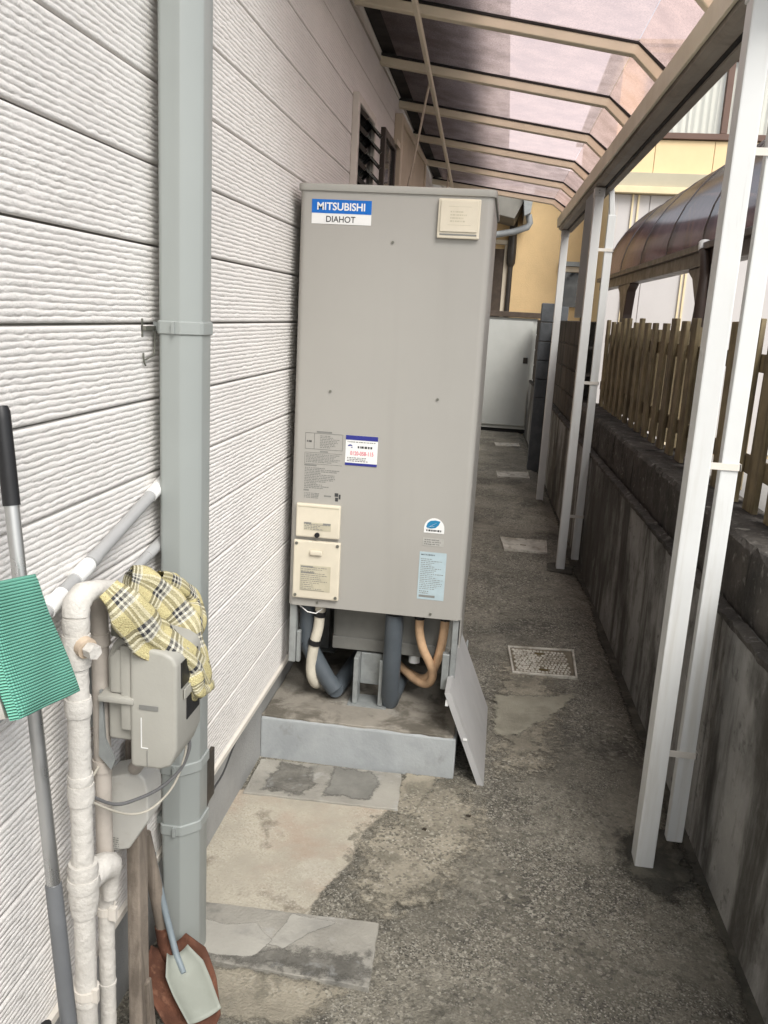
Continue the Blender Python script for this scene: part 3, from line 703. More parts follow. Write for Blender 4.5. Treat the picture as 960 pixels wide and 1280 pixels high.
for y in (7.3, 4.75):
    for dx in (0, 2.2):
        X = cskew(y)+dx
        pr = [(y-.10,-.06),(y+.06,-.06),(y+.055,1.3),(y+.10,1.62),(y+.30,1.80),(y+.42,1.84),(y+.42,1.856),(y-.30,1.856),(y-.30,1.84),(y-.17,1.80),(y-.10,1.62),(y-.09,1.3)]
        MB().prism(pr, 'x', X-.035, X+.035).build('carport_post', BROWNM, can, bevel=.006)
X = cskew(4.75)-.06
MB().tube([(X,4.72,1.93),(X,4.66,1.90),(X,4.62,1.80),(X+.0,4.64,1.62),(X,4.68,1.5),(X,4.70,.0)], .026, 12).build('downpipe', BROWNM, can, smooth=True)
MB().tube([(X,4.72,1.965),(X,4.70,1.925)], .03, 12).build('elbow', WHITE, can, smooth=True)

eh = thing('end_house', (0, 12.6, 0), 'yellow stuccoed house closing the end of the path, with brown door', 'house')
MB().box(-6, 1.0, 12.6, 17, -.06, 3.3).build('wall', YELLOW, eh)
MB().prism([(-6,3.302),(1.3,3.302),(1.3,3.38),(-2.3,4.2),(-6,3.5)], 'y', 12.45, 17).build('roof', ROOFT, eh)
MB().box(-.50, -.13, 12.55, 12.598, .0, 2.49).build('door', BRNTOP, eh, bevel=.004)
MB().box(-.56, -.505, 12.54, 12.598, .0, 2.55).build('door_frame', CREAM, eh); MB().box(-.128, -.07, 12.54, 12.598, .0, 2.55).build('door_frame', CREAM, eh)
MB().box(-.58, -.05, 12.53, 12.598, 2.552, 2.61).build('door_frame', CREAM, eh)
MB().tube([(-.03,12.52,.0),(-.03,12.52,2.25)], .036, 12).tube([(-.03,12.52,2.25),(-.03,12.52,2.30),(-.03,12.52,2.44),(-.03,12.52,2.95)], [.036,.062,.066,.05], 12).build('downpipe', DARKMETAL, eh, smooth=True)
we = MB().box(.70,.98,12.56,12.598,1.75,2.22).build('window', GLASSDK, eh)
MB().box(.64,1.02,12.50,12.598,2.30,2.36).build('awning', GALV, we); MB().box(.66,1.0,12.54,12.598,2.225,2.295).build('sill', CREAM, we)
# eave corner with gutter and grey elbow
MB().prism([(-1.5,3.18),(.09,3.18),(.08,3.02),(-.03,2.79),(-.28,2.84),(-1.5,2.9)], 'y', 11.55, 12.59).build('eave', mat('eave_grey', (.20,.19,.165), .7, .1, 4), eh, bevel=.01)
MB().prism([(.05,3.18),(.20,3.18),(.17,2.86),(.09,2.82)], 'y', 11.5, 12.59).build('gutter', GALV, eh, bevel=.01)
MB().tube([(.15,11.7,2.86),(.175,11.7,2.76),(.15,11.7,2.71),(-.02,11.7,2.645),(-.30,11.7,2.59),(-.6,11.7,2.55)], .042, 12).build('gutter_elbow', mat('gutter_grey', (.24,.25,.25), .5, .1, 6), eh, smooth=True)

cb = thing('storage_cabinet', (0, 12.2, 0), 'pale grey metal storage cabinet with brown top board before the yellow house', 'cabinet')
MB().box(-.62, .405, 12.0, 12.42, .05, 1.565).build('body', CABW, cb, bevel=.006)
d_ = MB().box(-.60, .345, 11.975, 11.998, .10, 1.525).build('door', CABW, cb, bevel=.005)
MB().box(.25, .31, 11.965, 11.9745, .96, 1.04).build('latch', DARKMETAL, d_, bevel=.003); MB().tube([(-.26,11.974,1.0),(-.26,11.962,1.0)], .014, 10).build('knob', DARKMETAL, d_)
MB().box(-.65, .43, 11.95, 12.45, 1.57, 1.64).build('top_board', BRNTOP, cb, bevel=.006)
q = MB(); q.box(-.62,.40,12.03,12.40,-.01,.048); q.build('base', BLACKP, cb)

# ================================================================== DRAIN COVERS
def cover(cs, name_label, fancy):
    P = [Vector((c.x, c.y, 0)) for c in cs]; ce = sum(P, Vector())/4
    c_ = thing('drain_cover', (ce.x, ce.y, 0), name_label, 'drain cover', 'drain covers set in the path')
    def sc(k, z): return [Vector((ce.x+(p.x-ce.x)*k, ce.y+(p.y-ce.y)*k, z)) for p in P]
    a = sc(1.0, -.02)+sc(1.0, .014)+sc(.93, .014)+sc(.93, -.02)
    fs = []
    for i in range(4):
        j = (i+1) % 4
        fs += [(i, j, 4+j, 4+i), (4+i, 4+j, 8+j, 8+i), (8+i, 8+j, 12+j, 12+i), (12+i, 12+j, j, i)]
    MB().add(a, fs).build('frame', COVER, c_, bevel=.002, seg=1)
    base = sc(.915, -.02)+sc(.915, .0075)
    li = MB().add(base, [(3,2,1,0),(4,5,6,7)]+[(i, (i+1) % 4, 4+(i+1) % 4, 4+i) for i in range(4)]).build('lid', COVERD if fancy else COVER, c_)
    ex = (P[2]-P[1]); ey = (P[0]-P[1])   # along width, along depth
    def loc(u, v, z): return Vector((P[1].x+ex.x*u+ey.x*v, P[1].y+ex.y*u+ey.y*v, z))
    if fancy:
        q = MB()
        def stone(u, v, r, n=6, z=.013):
            ps = []; a0 = random.uniform(0, 6)
            for k in range(n):
                t = a0+2*math.pi*k/n; rr = r*random.uniform(.8, 1.1); ps.append((u+rr*math.cos(t), v+rr*math.sin(t)))
            vs = [loc(a, b_, .007) for a, b_ in ps]+[loc(u+(a-u)*.8, v+(b_-v)*.8, z) for a, b_ in ps]
            q.add(vs, [tuple(range(n, 2*n))]+[(k, (k+1) % n, n+(k+1) % n, n+k) for k in range(n)])
        def near(u, v): return min(abs(u-.5)+abs(v-.8), abs(u-.5)+abs(v-.2)) < .09
        for a_ in range(15):
            for b2 in range(11):
                u = .075+.85*(a_+.5)/15+(.012 if b2 % 2 else -.012)+random.uniform(-.006, .006); v = .075+.85*(b2+.5)/11+random.uniform(-.008, .008)
                if not near(u, v): stone(u, v, .031 if u < .45 else .027, 6, .0115)
        o = q.build('stone_relief', COVER, c_); tag(o, kind='stuff')
    for v in ((.80, .20) if fancy else (.5,)):
        q = MB(); q.add([loc(.43, v-.035, .0085), loc(.57, v-.035, .0085), loc(.57, v+.035, .0085), loc(.43, v+.035, .0085)], [(0,1,2,3)]); q.build('lift_slot', mat('slot_dirt', (.10,.075,.03), .9), c_)
    return c_
g0 = lambda *q: [at(*p, 'z', 0) for p in q]
cover(g0((634,810),(640,843),(722,850),(717,815)), 'square drain cover with cobble relief nearest the water heater', True)
cover(g0((625,673),(630,688),(684,693),(683,678)), 'plain pale drain cover beside the second white post', False)
cover(g0((620,590),(622,597),(662,599),(660,591)), 'plain pale drain cover beyond the third white post', False)
cover(g0((618,554),(620,558),(650,559),(648,555)), 'plain pale drain cover next to the storage cabinet', False)

# ================================================================== PLINTH AND WATER HEATER
pl = thing('concrete_plinth', (-.39, 3.1, 0), 'low painted grey concrete plinth carrying the water heater', 'plinth')
q = MB(); q.box(-.7265, -.053, 2.62, 3.55, -.03, .150); q.build('base', PLINTH, pl, bevel=.006)
irregular([(-.7255,2.627),(-.06,2.627),(-.06,3.54),(-.7255,3.54)], .145, .158, .0035, 24).build('top_screed', PLTOP, pl, bevel=.002, seg=1)
PT = .158
ht = thing('water_heater', (-.37, 3.07, PT), 'tall beige grey electric water heater tank with blue and white brand label', 'water heater')
HX0, HX1, HY0, HY1, HZ0, HZ1 = -.668, -.070, 2.72, 3.40, .533, 1.885
q = MB(); R_ = .022
def rrect(x0, x1, y0, y1, r, n=6):
    out = []
    for cx, cy, a0 in ((x1-r,y0+r,-90),(x1-r,y1-r,0),(x0+r,y1-r,90),(x0+r,y0+r,180)):
        for k in range(n+1):
            a = math.radians(a0+90*k/n); out.append((cx+r*math.cos(a), cy+r*math.sin(a)))
    return out
q.prism(rrect(HX0, HX1, HY0, HY1, R_), 'z', HZ0, HZ1); casing = q.build('casing', HEATER, ht, smooth=True)
q = MB(); q.prism(rrect(HX0-.007, HX1+.007, HY0-.007, HY1+.007, R_+.004), 'z', HZ1-.004, HZ1+.018); q.build('top_cap', HEATCAP, ht, bevel=.004, smooth=True)
YF = HY0
def fl(x0, x1, z0, z1, y0, y1, name, m, par, bevel=0): return MB().box(x0, x1, y0, y1, z0, z1).build(name, m, par, bevel=bevel, seg=2)
# brand label
lb = fl(-.629, -.442, 1.785, 1.857, YF-.0012, YF-.0002, 'brand_label', PAPER, ht); tag(lb, 'blue and white brand label')
fl(-.629, -.442, 1.8165, 1.857, YF-.0018, YF-.0013, 'blue_band', BLUE, lb)
text('MITSUBISHI', .150, .023, PAPER, lb, -.612, YF-.0023, 1.8255, .022)
text('DIAHOT', .092, .0185, INK, lb, -.583, YF-.0018, 1.7905, .012)
# ivory cover top right
ic = fl(-.236, -.108, 1.757, 1.872, YF-.016, YF-.0002, 'valve_cover', IVORY, ht, .004); tag(ic, 'ivory square cover near the top')
fl(-.228, -.116, 1.776, 1.866, YF-.020, YF-.0165, 'lid', IVORY, ic, .0015)
fl(-.228, -.116, 1.766, 1.7705, YF-.0172, YF-.0162, 'seam', INKG, ic)
def printlines(name, par, x0, x1, ztop, zbot, n, m, y, frac=(.5, 1.0), hh=.45, heads=()):
    q = MB(); dz = (ztop-zbot)/n
    for i in range(n):
        z = ztop-(i+.5)*dz; x = x0; xe = x0+(x1-x0)*random.uniform(*frac)
        while x < xe:
            wv = random.uniform(.002, .009); e = min(x+wv, xe); q.box(x, e, y-.0002, y, z-dz*hh/2, z+dz*hh/2); x = e+random.uniform(.0008, .003)
    for hx0, hx1, hz0, hz1 in heads: q.box(hx0, hx1, y-.00025, y, hz0, hz1)
    return q.build(name, m, par)
q = MB()
for a in ((-.205,-.135,1.795,1.796),(-.205,-.135,1.848,1.849)): q.box(a[0],a[1],YF-.0204,YF-.0201,a[2],a[3])
q.build('moulded_frame', IVORYD, ic)
printlines('moulded_text', ic, -.198, -.142, 1.838, 1.802, 4, IVORYD, YF-.0202, (.7,1))
# printed notice on the casing
nt_ = MB()
for a in ((-.626,-.500,1.1305,1.132),(-.626,-.500,1.078,1.0795),(-.626,-.6245,1.0796,1.1304),(-.5015,-.500,1.0796,1.1304),(-.596,-.5945,1.0796,1.1304),(-.626,-.5,1.066,1.067),(-.626,-.5,1.0285,1.0295),(-.626,-.625,1.0296,1.0659)): nt_.box(a[0],a[1],YF-.0008,YF-.0002,a[2],a[3])
no = nt_.build('printed_notice', INKG, ht)
printlines('print', no, -.576, -.508, 1.126, 1.083, 8, INKG, YF-.0003, (.5,1), .5, ((-.588,-.537,1.1335,1.1385),))
printlines('print', no, -.620, -.604, 1.108, 1.099, 1, INK, YF-.0003, (1,1), .7)
printlines('print', no, -.621, -.506, 1.063, 1.033, 6, INKG, YF-.0003, (.7,1), .5, ((-.575,-.548,1.069,1.0735),))
printlines('print', no, -.624, -.500, 1.018, .945, 13, INKG, YF-.0003, (.3,1), .5, ((-.626,-.585,1.0215,1.0265),))
printlines('print', no, -.624, -.565, .932, .912, 4, INKG, YF-.0003, (.8,1), .5, ((-.626,-.608,.937,.942),(-.556,-.532,.921,.9255)))
q = MB()
for a in ((-.520,-.508,.924,.936),(-.506,-.500,.916,.932),(-.518,-.508,.908,.921)): q.box(a[0],a[1],YF-.0005,YF-.0002,a[2],a[3])
q.build('emblem', INK, no)
# service sticker
stx = fl(-.490, -.384, 1.034, 1.133, YF-.0012, YF-.0002, 'service_sticker', PAPER, ht); tag(stx, 'white service sticker with navy bands and pink telephone number')
fl(-.490, -.384, 1.118, 1.133, YF-.0018, YF-.0013, 'navy_band', NAVY, stx); fl(-.490, -.384, 1.034, 1.0425, YF-.0018, YF-.0013, 'navy_band', NAVY, stx)
text('0120-058-115', .077, .0135, PINK, stx, -.474, YF-.0018, 1.068, .02)
text('e', .016, .014, NAVY, stx, -.483, YF-.0018, 1.089, .05)
printlines('print', stx, -.450, -.402, 1.1005, 1.090, 1, INK, YF-.0014, (1,1), .7)
printlines('print', stx, -.484, -.392, 1.114, 1.109, 1, INKG, YF-.0014, (1,1), .6)
printlines('print', stx, -.484, -.410, 1.062, 1.046, 3, INKG, YF-.0014, (.6,1), .55)
# terminal covers
def cbox(x0, x1, z0, z1, label):
    o = fl(x0, x1, z0, z1, YF-.016, YF-.0002, 'terminal_cover', IVORY, ht, .005); tag(o, label); return o
t1 = cbox(-.645, -.495, .781, .896, 'ivory terminal cover with black knob')
fl(-.640,-.500,.885,.8875,YF-.0172,YF-.0162,'seam',IVORYD,t1)
fl(-.617,-.525,.806,.833,YF-.0170,YF-.0163,'caution_label',IVORYD,t1)
printlines('print', t1, -.615, -.527, .829, .808, 4, INKG, YF-.0172, (.5,1), .45, ((-.617,-.592,.828,.8335),(-.552,-.526,.828,.8335)))
MB().tube([(-.570,YF-.0165,.792),(-.570,YF-.025,.792)], .0085, 14).build('knob', BLACKP, t1, smooth=True)
t2 = cbox(-.650, -.490, .565, .769, 'ivory terminal cover with finger grip and four screws')
fl(-.592,-.550,.722,.738,YF-.026,YF-.0165,'grip',IVORY,t2,.004)
fl(-.625,-.520,.594,.684,YF-.0170,YF-.0163,'caution_label',IVORYD,t2)
printlines('print', t2, -.622, -.524, .680, .598, 12, INKG, YF-.0172, (.4,1), .3, ((-.622,-.580,.6765,.681),(-.622,-.575,.656,.6605),(-.622,-.54,.596,.5975)))
for x, z in ((-.640,.758),(-.500,.758),(-.640,.576),(-.500,.576)): MB().tube([(x,YF-.0165,z),(x,YF-.0185,z)], .0055, 10).build('screw', NUT, t2)
# energy label, silver label, rating plate
pts = [(-.216,.829)]+[(-.1825-.0335*math.cos(math.pi*k/12), .846+.0335*math.sin(math.pi*k/12)) for k in range(13)]+[(-.149,.829)]
al = MB().prism(pts, 'y', YF-.0012, YF-.0002).build('leaf_label', PAPER, ht); tag(al, 'arched pale label with blue leaf')
lf = [(-.209,.850),(-.205,.862),(-.196,.870),(-.180,.873),(-.163,.870),(-.168,.857),(-.178,.847),(-.192,.844),(-.206,.845)]
MB().prism(lf, 'y', YF-.0018, YF-.0013).build('leaf', LEAFB, al)
q = MB(); q.bar((-.211,YF-.0020,.842),(-.176,YF-.0020,.864),.0004,.0016,up=(0,1,0)); q.bar((-.197,YF-.0020,.851),(-.182,YF-.0020,.852),.0004,.0013,up=(0,1,0)); q.build('leaf_vein', PAPER, al)
printlines('print', al, -.208, -.156, .842, .833, 1, INK, YF-.0014, (1,1), .7)
sl = fl(-.217,-.148,.785,.811,YF-.0010,YF-.0002,'silver_label',SILV,ht); printlines('print', sl, -.212, -.153, .809, .787, 3, INKG, YF-.0011, (.8,1), .5)
rp = fl(-.2245,-.135,.598,.763,YF-.0010,YF-.0002,'rating_plate',PALEB,ht); tag(rp, 'pale blue rating plate full of fine print')
printlines('print', rp, -.219, -.140, .742, .632, 17, INKG, YF-.0011, (.4,1), .35, ((-.219,-.165,.6055,.6135),))
text('MITSUBISHI', .045, .005, INK, rp, -.219, YF-.0013, .751, .01)
printlines('print', rp, -.219, -.150, .630, .617, 2, INKG, YF-.0011, (.3,.9), .5)
# small casing screws
for x, z in ((-.371,1.739),(-.548,1.271),(-.200,1.268),(-.565,.548),(-.175,.548)):
    MB().tube([(x,YF-.0002,z),(x,YF-.004,z)], .0042, 10).build('screw', NUT, ht)
# under side: frames, pan, legs, pipes
q = MB(); q.box(-.664,-.640,2.735,2.765,.315,.535); q.box(-.6385,-.625,2.740,2.760,.315,.43); q.build('frame_bracket', GALV, ht, bevel=.002, seg=1)
q = MB(); q.box(-.098,-.078,2.735,2.765,.30,.535); q.box(-.125,-.0995,2.740,2.768,.27,.40); q.build('frame_bracket', GALV, ht, bevel=.002, seg=1)
MB().box(-.53,-.105,2.85,3.36,.338,.53).build('under_pan', TANKPAN, ht, bevel=.012)
q = MB(); q.box(-.53,-.105,2.8425,2.8495,.338,.385); q.build('pan_flange', TANKPAN, ht, bevel=.003, seg=1)
MB().box(-.655,-.085,3.365,3.372,PT+.03,.532).build('rear_shade_skirt', TANKPAN, ht)  # added dark back that keeps light out from under the tank
MB().box(-.082,-.076,3.02,3.364,PT+.03,.532).build('side_shade_skirt', HEATER, ht)  # added side piece, likewise darkens the space under the tank
MB().box(-.645,-.60,3.0,3.05,.38,.46).build('valve_block', WHITE, ht, bevel=.004)
MB().tube([(-.615,2.96,.43),(-.615,2.99,.43)], .014, 12).build('valve_knob', BLACKP, ht, smooth=True)
MB().tube([(-.612,2.95,.385),(-.612,2.99,.385)], .020, 8).build('valve_handle', BLUE, ht, smooth=True)
q = MB()
q.box(-.437,-.420,2.775,2.84,PT+.006,.3375); q.box(-.345+.0,-.328,2.775,2.84,PT+.006,.3375); q.box(-.4195,-.3455,2.828,2.84,.22,.3375)
q.build('leg', GALV, ht, bevel=.002, seg=1)
q = MB(); q.box(-.452,-.313,2.765,2.86,PT,PT+.0055); q.build('foot_plate', GALV, ht)
for x in (-.64,-.10):
    q = MB(); q.box(x-.02,x+.02,3.25,3.33,PT+.006,.36); q.box(x-.05,x+.05,3.22,3.36,PT,PT+.0055); q.build('leg', GALV, ht, bevel=.002, seg=1)
MB().tube([(-.613,2.80,.52),(-.613,2.80,.375)], .030, 16).tube([(-.613,2.80,.376),(-.600,2.80,.345),(-.575,2.80,.30),(-.535,2.80,.235),(-.505,2.80,.198)], .0305, 16).tube([(-.505,2.80,.199),(-.50,2.85,.192),(-.49,2.95,.192),(-.47,3.15,.192)], .0312, 16).build('drain_pipe', PVC, ht, smooth=True)
wp = MB().tube([(-.563,2.772,.52),(-.568,2.772,.44),(-.580,2.772,.38),(-.590,2.775,.30),(-.588,2.78,.25),(-.578,2.80,.215),(-.575,2.84,.20),(-.60,2.92,.205),(-.635,2.98,.26),(-.64,2.99,.35)], .0185, 14, sm=6, jit=.02).build('white_hose', HOSEW, ht, smooth=True)
MB().tube([(-.563,2.772,.500),(-.565,2.772,.482)], .0218, 14).build('band', BLACKP, wp, smooth=True); MB().tube([(-.578,2.772,.392),(-.5815,2.772,.374)], .0222, 14).build('band', BLACKP, wp, smooth=True)
cp = MB().tube([(-.302,2.775,.515),(-.302,2.775,.21),(-.302,2.785,.188),(-.298,2.84,.19),(-.29,2.98,.19)], .0315, 18).build('drain_pipe', PVC, ht, smooth=True)
MB().tube([(-.302,2.775,.532),(-.302,2.775,.503)], .028, 16).build('collar', BLACKP, cp, smooth=True)
h1 = MB().tube([(-.216,2.80,.505),(-.214,2.80,.45),(-.198,2.80,.39),(-.175,2.81,.34),(-.160,2.82,.30),(-.163,2.83,.26),(-.185,2.85,.235),(-.225,2.88,.235),(-.27,2.92,.25),(-.33,3.0,.26)], .0155, 14, sm=6, jit=.015).build('insulated_hose', HOSET, ht, smooth=True)
h2 = MB().tube([(-.128,2.81,.505),(-.130,2.81,.45),(-.138,2.82,.38),(-.155,2.83,.31),(-.175,2.85,.265),(-.205,2.88,.24),(-.25,2.93,.235),(-.33,3.02,.24)], .0155, 14, sm=6, jit=.015).build('insulated_hose', HOSET, ht, smooth=True)
for h_, x, y in ((h1,-.216,2.80),(h2,-.128,2.81)):
    MB().tube([(x,y,.53),(x,y,.498)], .019, 12).tube([(x,y,.533),(x,y,.520)], .026, 12).build('coupling', BLACKP, h_, smooth=True)
MB().tube([(-.232,2.875,.338),(-.232,2.875,.305)], .021, 14).build('drain_stub', WHITE, ht, smooth=True)
MB().tube([(-.63,2.74,.525),(-.60,2.73,.508),(-.57,2.73,.505),(-.55,2.74,.52)], .002, 6).build('wire', WHITE, ht, smooth=True)

# removed lower panel leaning on the heater's side
lp = thing('leaning_panel', (.0, 2.9, 0), 'removed grey metal heater panel leaning against the plinth on the path', 'metal panel')
A, D = Vector((-.084,0,.328)), Vector((.050,0,.004)); dn = (D-A).normalized(); nr = Vector((-dn.z,0,dn.x)); nr = nr if nr.x > 0 else -nr
def lpt(s, t, y): v = A+(D-A)*s+nr*t; return Vector((v.x, y, v.z))
q = MB(); T = .001
q.add([lpt(s,t,y) for y in (2.602,3.20) for s,t in ((0,0),(1,0),(1,T),(0,T))], [(3,2,1,0),(4,5,6,7),(0,1,5,4),(1,2,6,5),(2,3,7,6),(3,0,4,7)])
q.build('sheet', LPM, lp)
q = MB()
def fr(s0, s1, t0, t1, y0, y1): q.add([lpt(s,t,y) for y in (y0,y1) for s,t in ((s0,t0),(s1,t0),(s1,t1),(s0,t1))], [(3,2,1,0),(4,5,6,7),(0,1,5,4),(1,2,6,5),(2,3,7,6),(3,0,4,7)])
fr(0,1,-.020,-.0005,2.6015,2.6045); fr(0,1,-.020,-.0005,3.196,3.1995); fr(0.0,.012,-.020,-.0005,2.605,3.1955); fr(.985,.997,-.020,-.0005,2.605,3.1955)
q.build('flange', LPM, lp)
q = MB(); q.box(-.098,-.088,2.605,2.62,.275,.295); q.build('tab', WHITE, lp)
q = MB(); fr2 = lpt(.5,-.004,2.6); q.box(fr2.x-.010,fr2.x+.004,2.5985,2.601,fr2.z-.003,fr2.z+.004); q.build('chipped_paint', WHITE, lp)

# ================================================================== DUCT ON THE WALL
du = thing('downpipe_duct', (-.65, 1.68, 0), 'grey green square duct pipe running up the siding beside the gas meter', 'duct')
sec = [(x+.0135,y-.022) for x,y in ((-.690,1.735),(-.690,1.655),(-.684,1.650),(-.645,1.650),(-.617,1.676),(-.612,1.684),(-.612,1.735))]
q = MB(); q.prism(sec, 'z', .015, 3.18); q.build('duct', DUCT, du, bevel=.003, smooth=True)
sec2 = [(x+.0135,y-.022) for x,y in ((-.6935,1.738),(-.6935,1.653),(-.687,1.6465),(-.643,1.6465),(-.614,1.674),(-.6085,1.684),(-.6085,1.738))]
for z in (.355, .505, 1.462, 2.42):
    bo = MB().prism(sec2, 'z', z, z+.026).build('clamp', DUCT, du, bevel=.002, seg=1)
    MB().box(-.6465,-.6405,1.618,1.6244,z+.002,z+.024).build('clasp', DUCT, bo)
    MB().box(-.70,-.681,1.66,1.70,z+.004,z+.022).build('wall_plug', DUCT, bo)
q = MB(); q.box(-.699,-.690,1.60,1.65,1.468,1.476); q.box(-.699,-.6965,1.60,1.604,1.455,1.490); q.build('wall_nail', NUT, du)
MB().tube([(-.692,1.648,1.470),(-.690,1.640,1.425),(-.693,1.62,1.415),(-.695,1.603,1.412),(-.695,1.600,1.425),(-.695,1.603,1.408),(-.695,1.61,1.400)], .0018, 6, sm=6).build('hook_wire', NUT, du, smooth=True)

# ================================================================== GAS PIPES AND METER
gp = thing('gas_pipe', (-.64, 1.2, 0), 'thick white tape wrapped gas riser with tee and elbow beside the meter', 'pipe')
GX, GY = -.640, 1.203
MB().tube([(GX,GY,-.02),(GX,GY,1.045)], .0182, 16, step=.008, jit=.035).build('riser', TAPE, gp, smooth=True)
for z0, z1, r in ((.485,.505,.0235),(.505,.535,.026),(.535,.558,.028),(.558,.585,.0255),(.70,.735,.0228),(.735,.752,.0215),(.86,.89,.0225),(.945,1.0,.0235),(.30,.312,.0215),(1.0,1.03,.022)):
    MB().tube([(GX,GY,z0),(GX,GY,(z0+z1)/2),(GX,GY,z1)], [r*.93,r,r*.95], 16, jit=.03).build('wrapped_joint', TAPE, gp, smooth=True)
MB().tube([(GX,GY,1.03),(GX,GY+.004,1.05),(GX+.004,GY+.02,1.062),(GX+.012,GY+.05,1.060),(GX+.022,GY+.08,1.052),(GX+.032,GY+.098,1.036),(GX+.034,GY+.104,1.005)], [.021,.022,.0195,.0155,.0155,.0155,.015], 16, jit=.02, step=.01).build('elbow', TAPE, gp, smooth=True)
pgb = MB().tube([(GX+.015,GY-.008,.985),(GX+.026,GY-.014,.983)], .0170, 14).build('plug', PLUGM, gp, smooth=True)
MB().tube([(GX+.028,GY-.015,.983),(GX+.044,GY-.023,.982)], .0125, 6).build('plug_head', TAPE, pgb)
MB().tube([(GX,GY+.01,.535),(GX+.006,GY+.055,.538),(GX+.008,GY+.078,.525),(GX+.008,GY+.084,.495),(GX+.006,GY+.084,.455)], [.020,.0245,.0245,.0165,.0135], 16, step=.008, jit=.03).build('branch_elbow', TAPE, gp, smooth=True)
q = MB(); q.tube([(GX,GY,.318),(GX,GY,.334)], .0215, 16); q.box(GX+.015,GX+.026,GY-.012,GY-.004,.313,.339); q.box(-.70,GX,GY-.004,GY+.004,.320,.332); q.build('clamp', TRIMW, gp)
gp2 = thing('gas_pipe', (-.65, 1.305, 0), 'slimmer painted pipe standing behind the wrapped gas riser', 'pipe')
PX, PY = -.652, 1.307
MB().tube([(PX,PY,-.02),(PX,PY,.50)], .0150, 16, step=.008, jit=.035).build('wrapped_foot', TAPE, gp2, smooth=True)
MB().tube([(PX,PY,.50),(PX,PY,1.03)], .0150, 16).build('pipe', PIPEG, gp2, smooth=True)
for z in (.70,.50,.94): MB().tube([(PX,PY,z),(PX,PY,z+.022)], .0178, 16).build('collar', PIPEG, gp2, smooth=True)
q = MB(); q.tube([(PX,PY,.405),(PX,PY,.421)], .0182, 16); q.box(PX+.012,PX+.026,PY-.016,PY-.006,.400,.426); q.box(-.70,PX,PY-.004,PY+.004,.406,.420); q.build('clamp', TRIMW, gp2)
MB().tube([(PX,PY,.245),(PX,PY,.252)], .0165, 16).build('ring', TAPE, gp2, smooth=True)

gm = thing('gas_meter', (-.57, 1.33, .735), 'beige grey gas meter box mounted on the siding under the plaid cloth', 'gas meter')
q = MB(); q.prism([(-.632,.772),(-.632,.925),(-.622,.950),(-.612,.962),(-.590,.968),(-.575,.968),(-.575,.772)], 'y', 1.292, 1.385); q.build('rear_body', METER, gm, bevel=.006, seg=3, smooth=True)
q = MB(); q.prism([(-.622,.866),(-.622,.93),(-.610,.946),(-.600,.946),(-.600,.866)], 'y', 1.280, 1.2915); q.build('body_rib', METER, gm, bevel=.004, smooth=True)
q = MB(); q.prism([(-.602,.80),(-.602,.955),(-.575,.957),(-.575,.80)], 'y', 1.276, 1.2917); q.build('body_rib', METER, gm, bevel=.005, smooth=True)
MB().box(-.640,-.575,1.268,1.388,.852,.864).build('flange', METER, gm, bevel=.004, smooth=True)
q = MB(); q.prism([(-.584,.738),(-.584,.956),(-.574,.961),(-.522,.952),(-.506,.944),(-.500,.930),(-.500,.775),(-.512,.742),(-.530,.735),(-.578,.734)], 'y', 1.272, 1.392); fc = q.build('front_cover', METER, gm, bevel=.007, seg=3, smooth=True)
q = MB(); q.box(-.566,-.532,1.2702,1.2714,.846,.854); q.build('slot', INKG, fc)
q = MB(); q.box(-.567,-.5625,1.2702,1.2716,.948,.955); q.build('slot', INK, fc)
q = MB(); q.box(-.5635,-.5620,1.2705,1.2718,.774,.830); q.box(-.562,-.551,1.2705,1.2718,.7733,.7745); q.build('scuff_line', WHITE, fc)
q = MB(); q.box(-.553,-.5523,1.2702,1.2718,.736,.770); q.build('mould_seam', INKG, fc)
q = MB(); q.box(-.5002,-.4985,1.292,1.372,.882,.928); q.build('display_window', BLACKP, fc); q = MB(); q.box(-.5002,-.4985,1.318,1.380,.812,.852); q.build('display_window', BLACKP, fc)
MB().box(-.4982,-.496,1.300,1.370,.858,.877).build('counter_strip', METER, fc, bevel=.001, seg=1)
MB().tube([(-.606,1.307,.966),(-.606,1.307,.985)], .0245, 6).build('union_nut', NUT, gm); MB().tube([(-.606,1.307,.985),(-.606,1.307,1.006)], .0195, 6).build('union_nut', NUT, gm)
q = MB(); q.box(-.70,-.633,1.345,1.353,.76,.90); q.prism([(-.636,.772),(-.640,.865),(-.644,.865),(-.648,.74),(-.625,.715),(-.618,.735)], 'y', 1.285, 1.291); q.build('mounting_bracket', GALV, gm)
MB().tube([(-.60,1.35,.76),(-.60,1.36,.70),(-.625,1.38,.665)], .013, 12).build('outlet_pipe', PIPEG, gm, smooth=True)

tb = thing('transmitter_box', (-.65, 1.41, .49), 'small pale plastic box with sloping underside on the siding under the gas meter', 'box')
q = MB(); q.prism([(-.688,.635),(-.62,.655),(-.606,.640),(-.600,.61),(-.600,.555),(-.640,.488),(-.684,.476)], 'y', 1.382, 1.45); tbo = q.build('case', TRANSB, tb, bevel=.005, seg=3, smooth=True)
printlines('print', tbo, -.680, -.660, .512, .485, 6, INKG, 1.3812, (1,1), .35)
MB().box(-.70,-.689,1.39,1.44,.50,.62).build('mounting_plate', GALV, tb)
cbm = mat('cable_pale', (.48,.45,.38), .6)
MB().tube([(-.645,1.235,.70),(-.640,1.25,.68),(-.620,1.29,.645),(-.595,1.33,.636),(-.565,1.36,.645),(-.535,1.38,.675),(-.520,1.385,.715),(-.52,1.385,.737)], .0032, 8, sm=8).build('cable', mat('cable_dark', (.14,.14,.14), .5), tb, smooth=True)
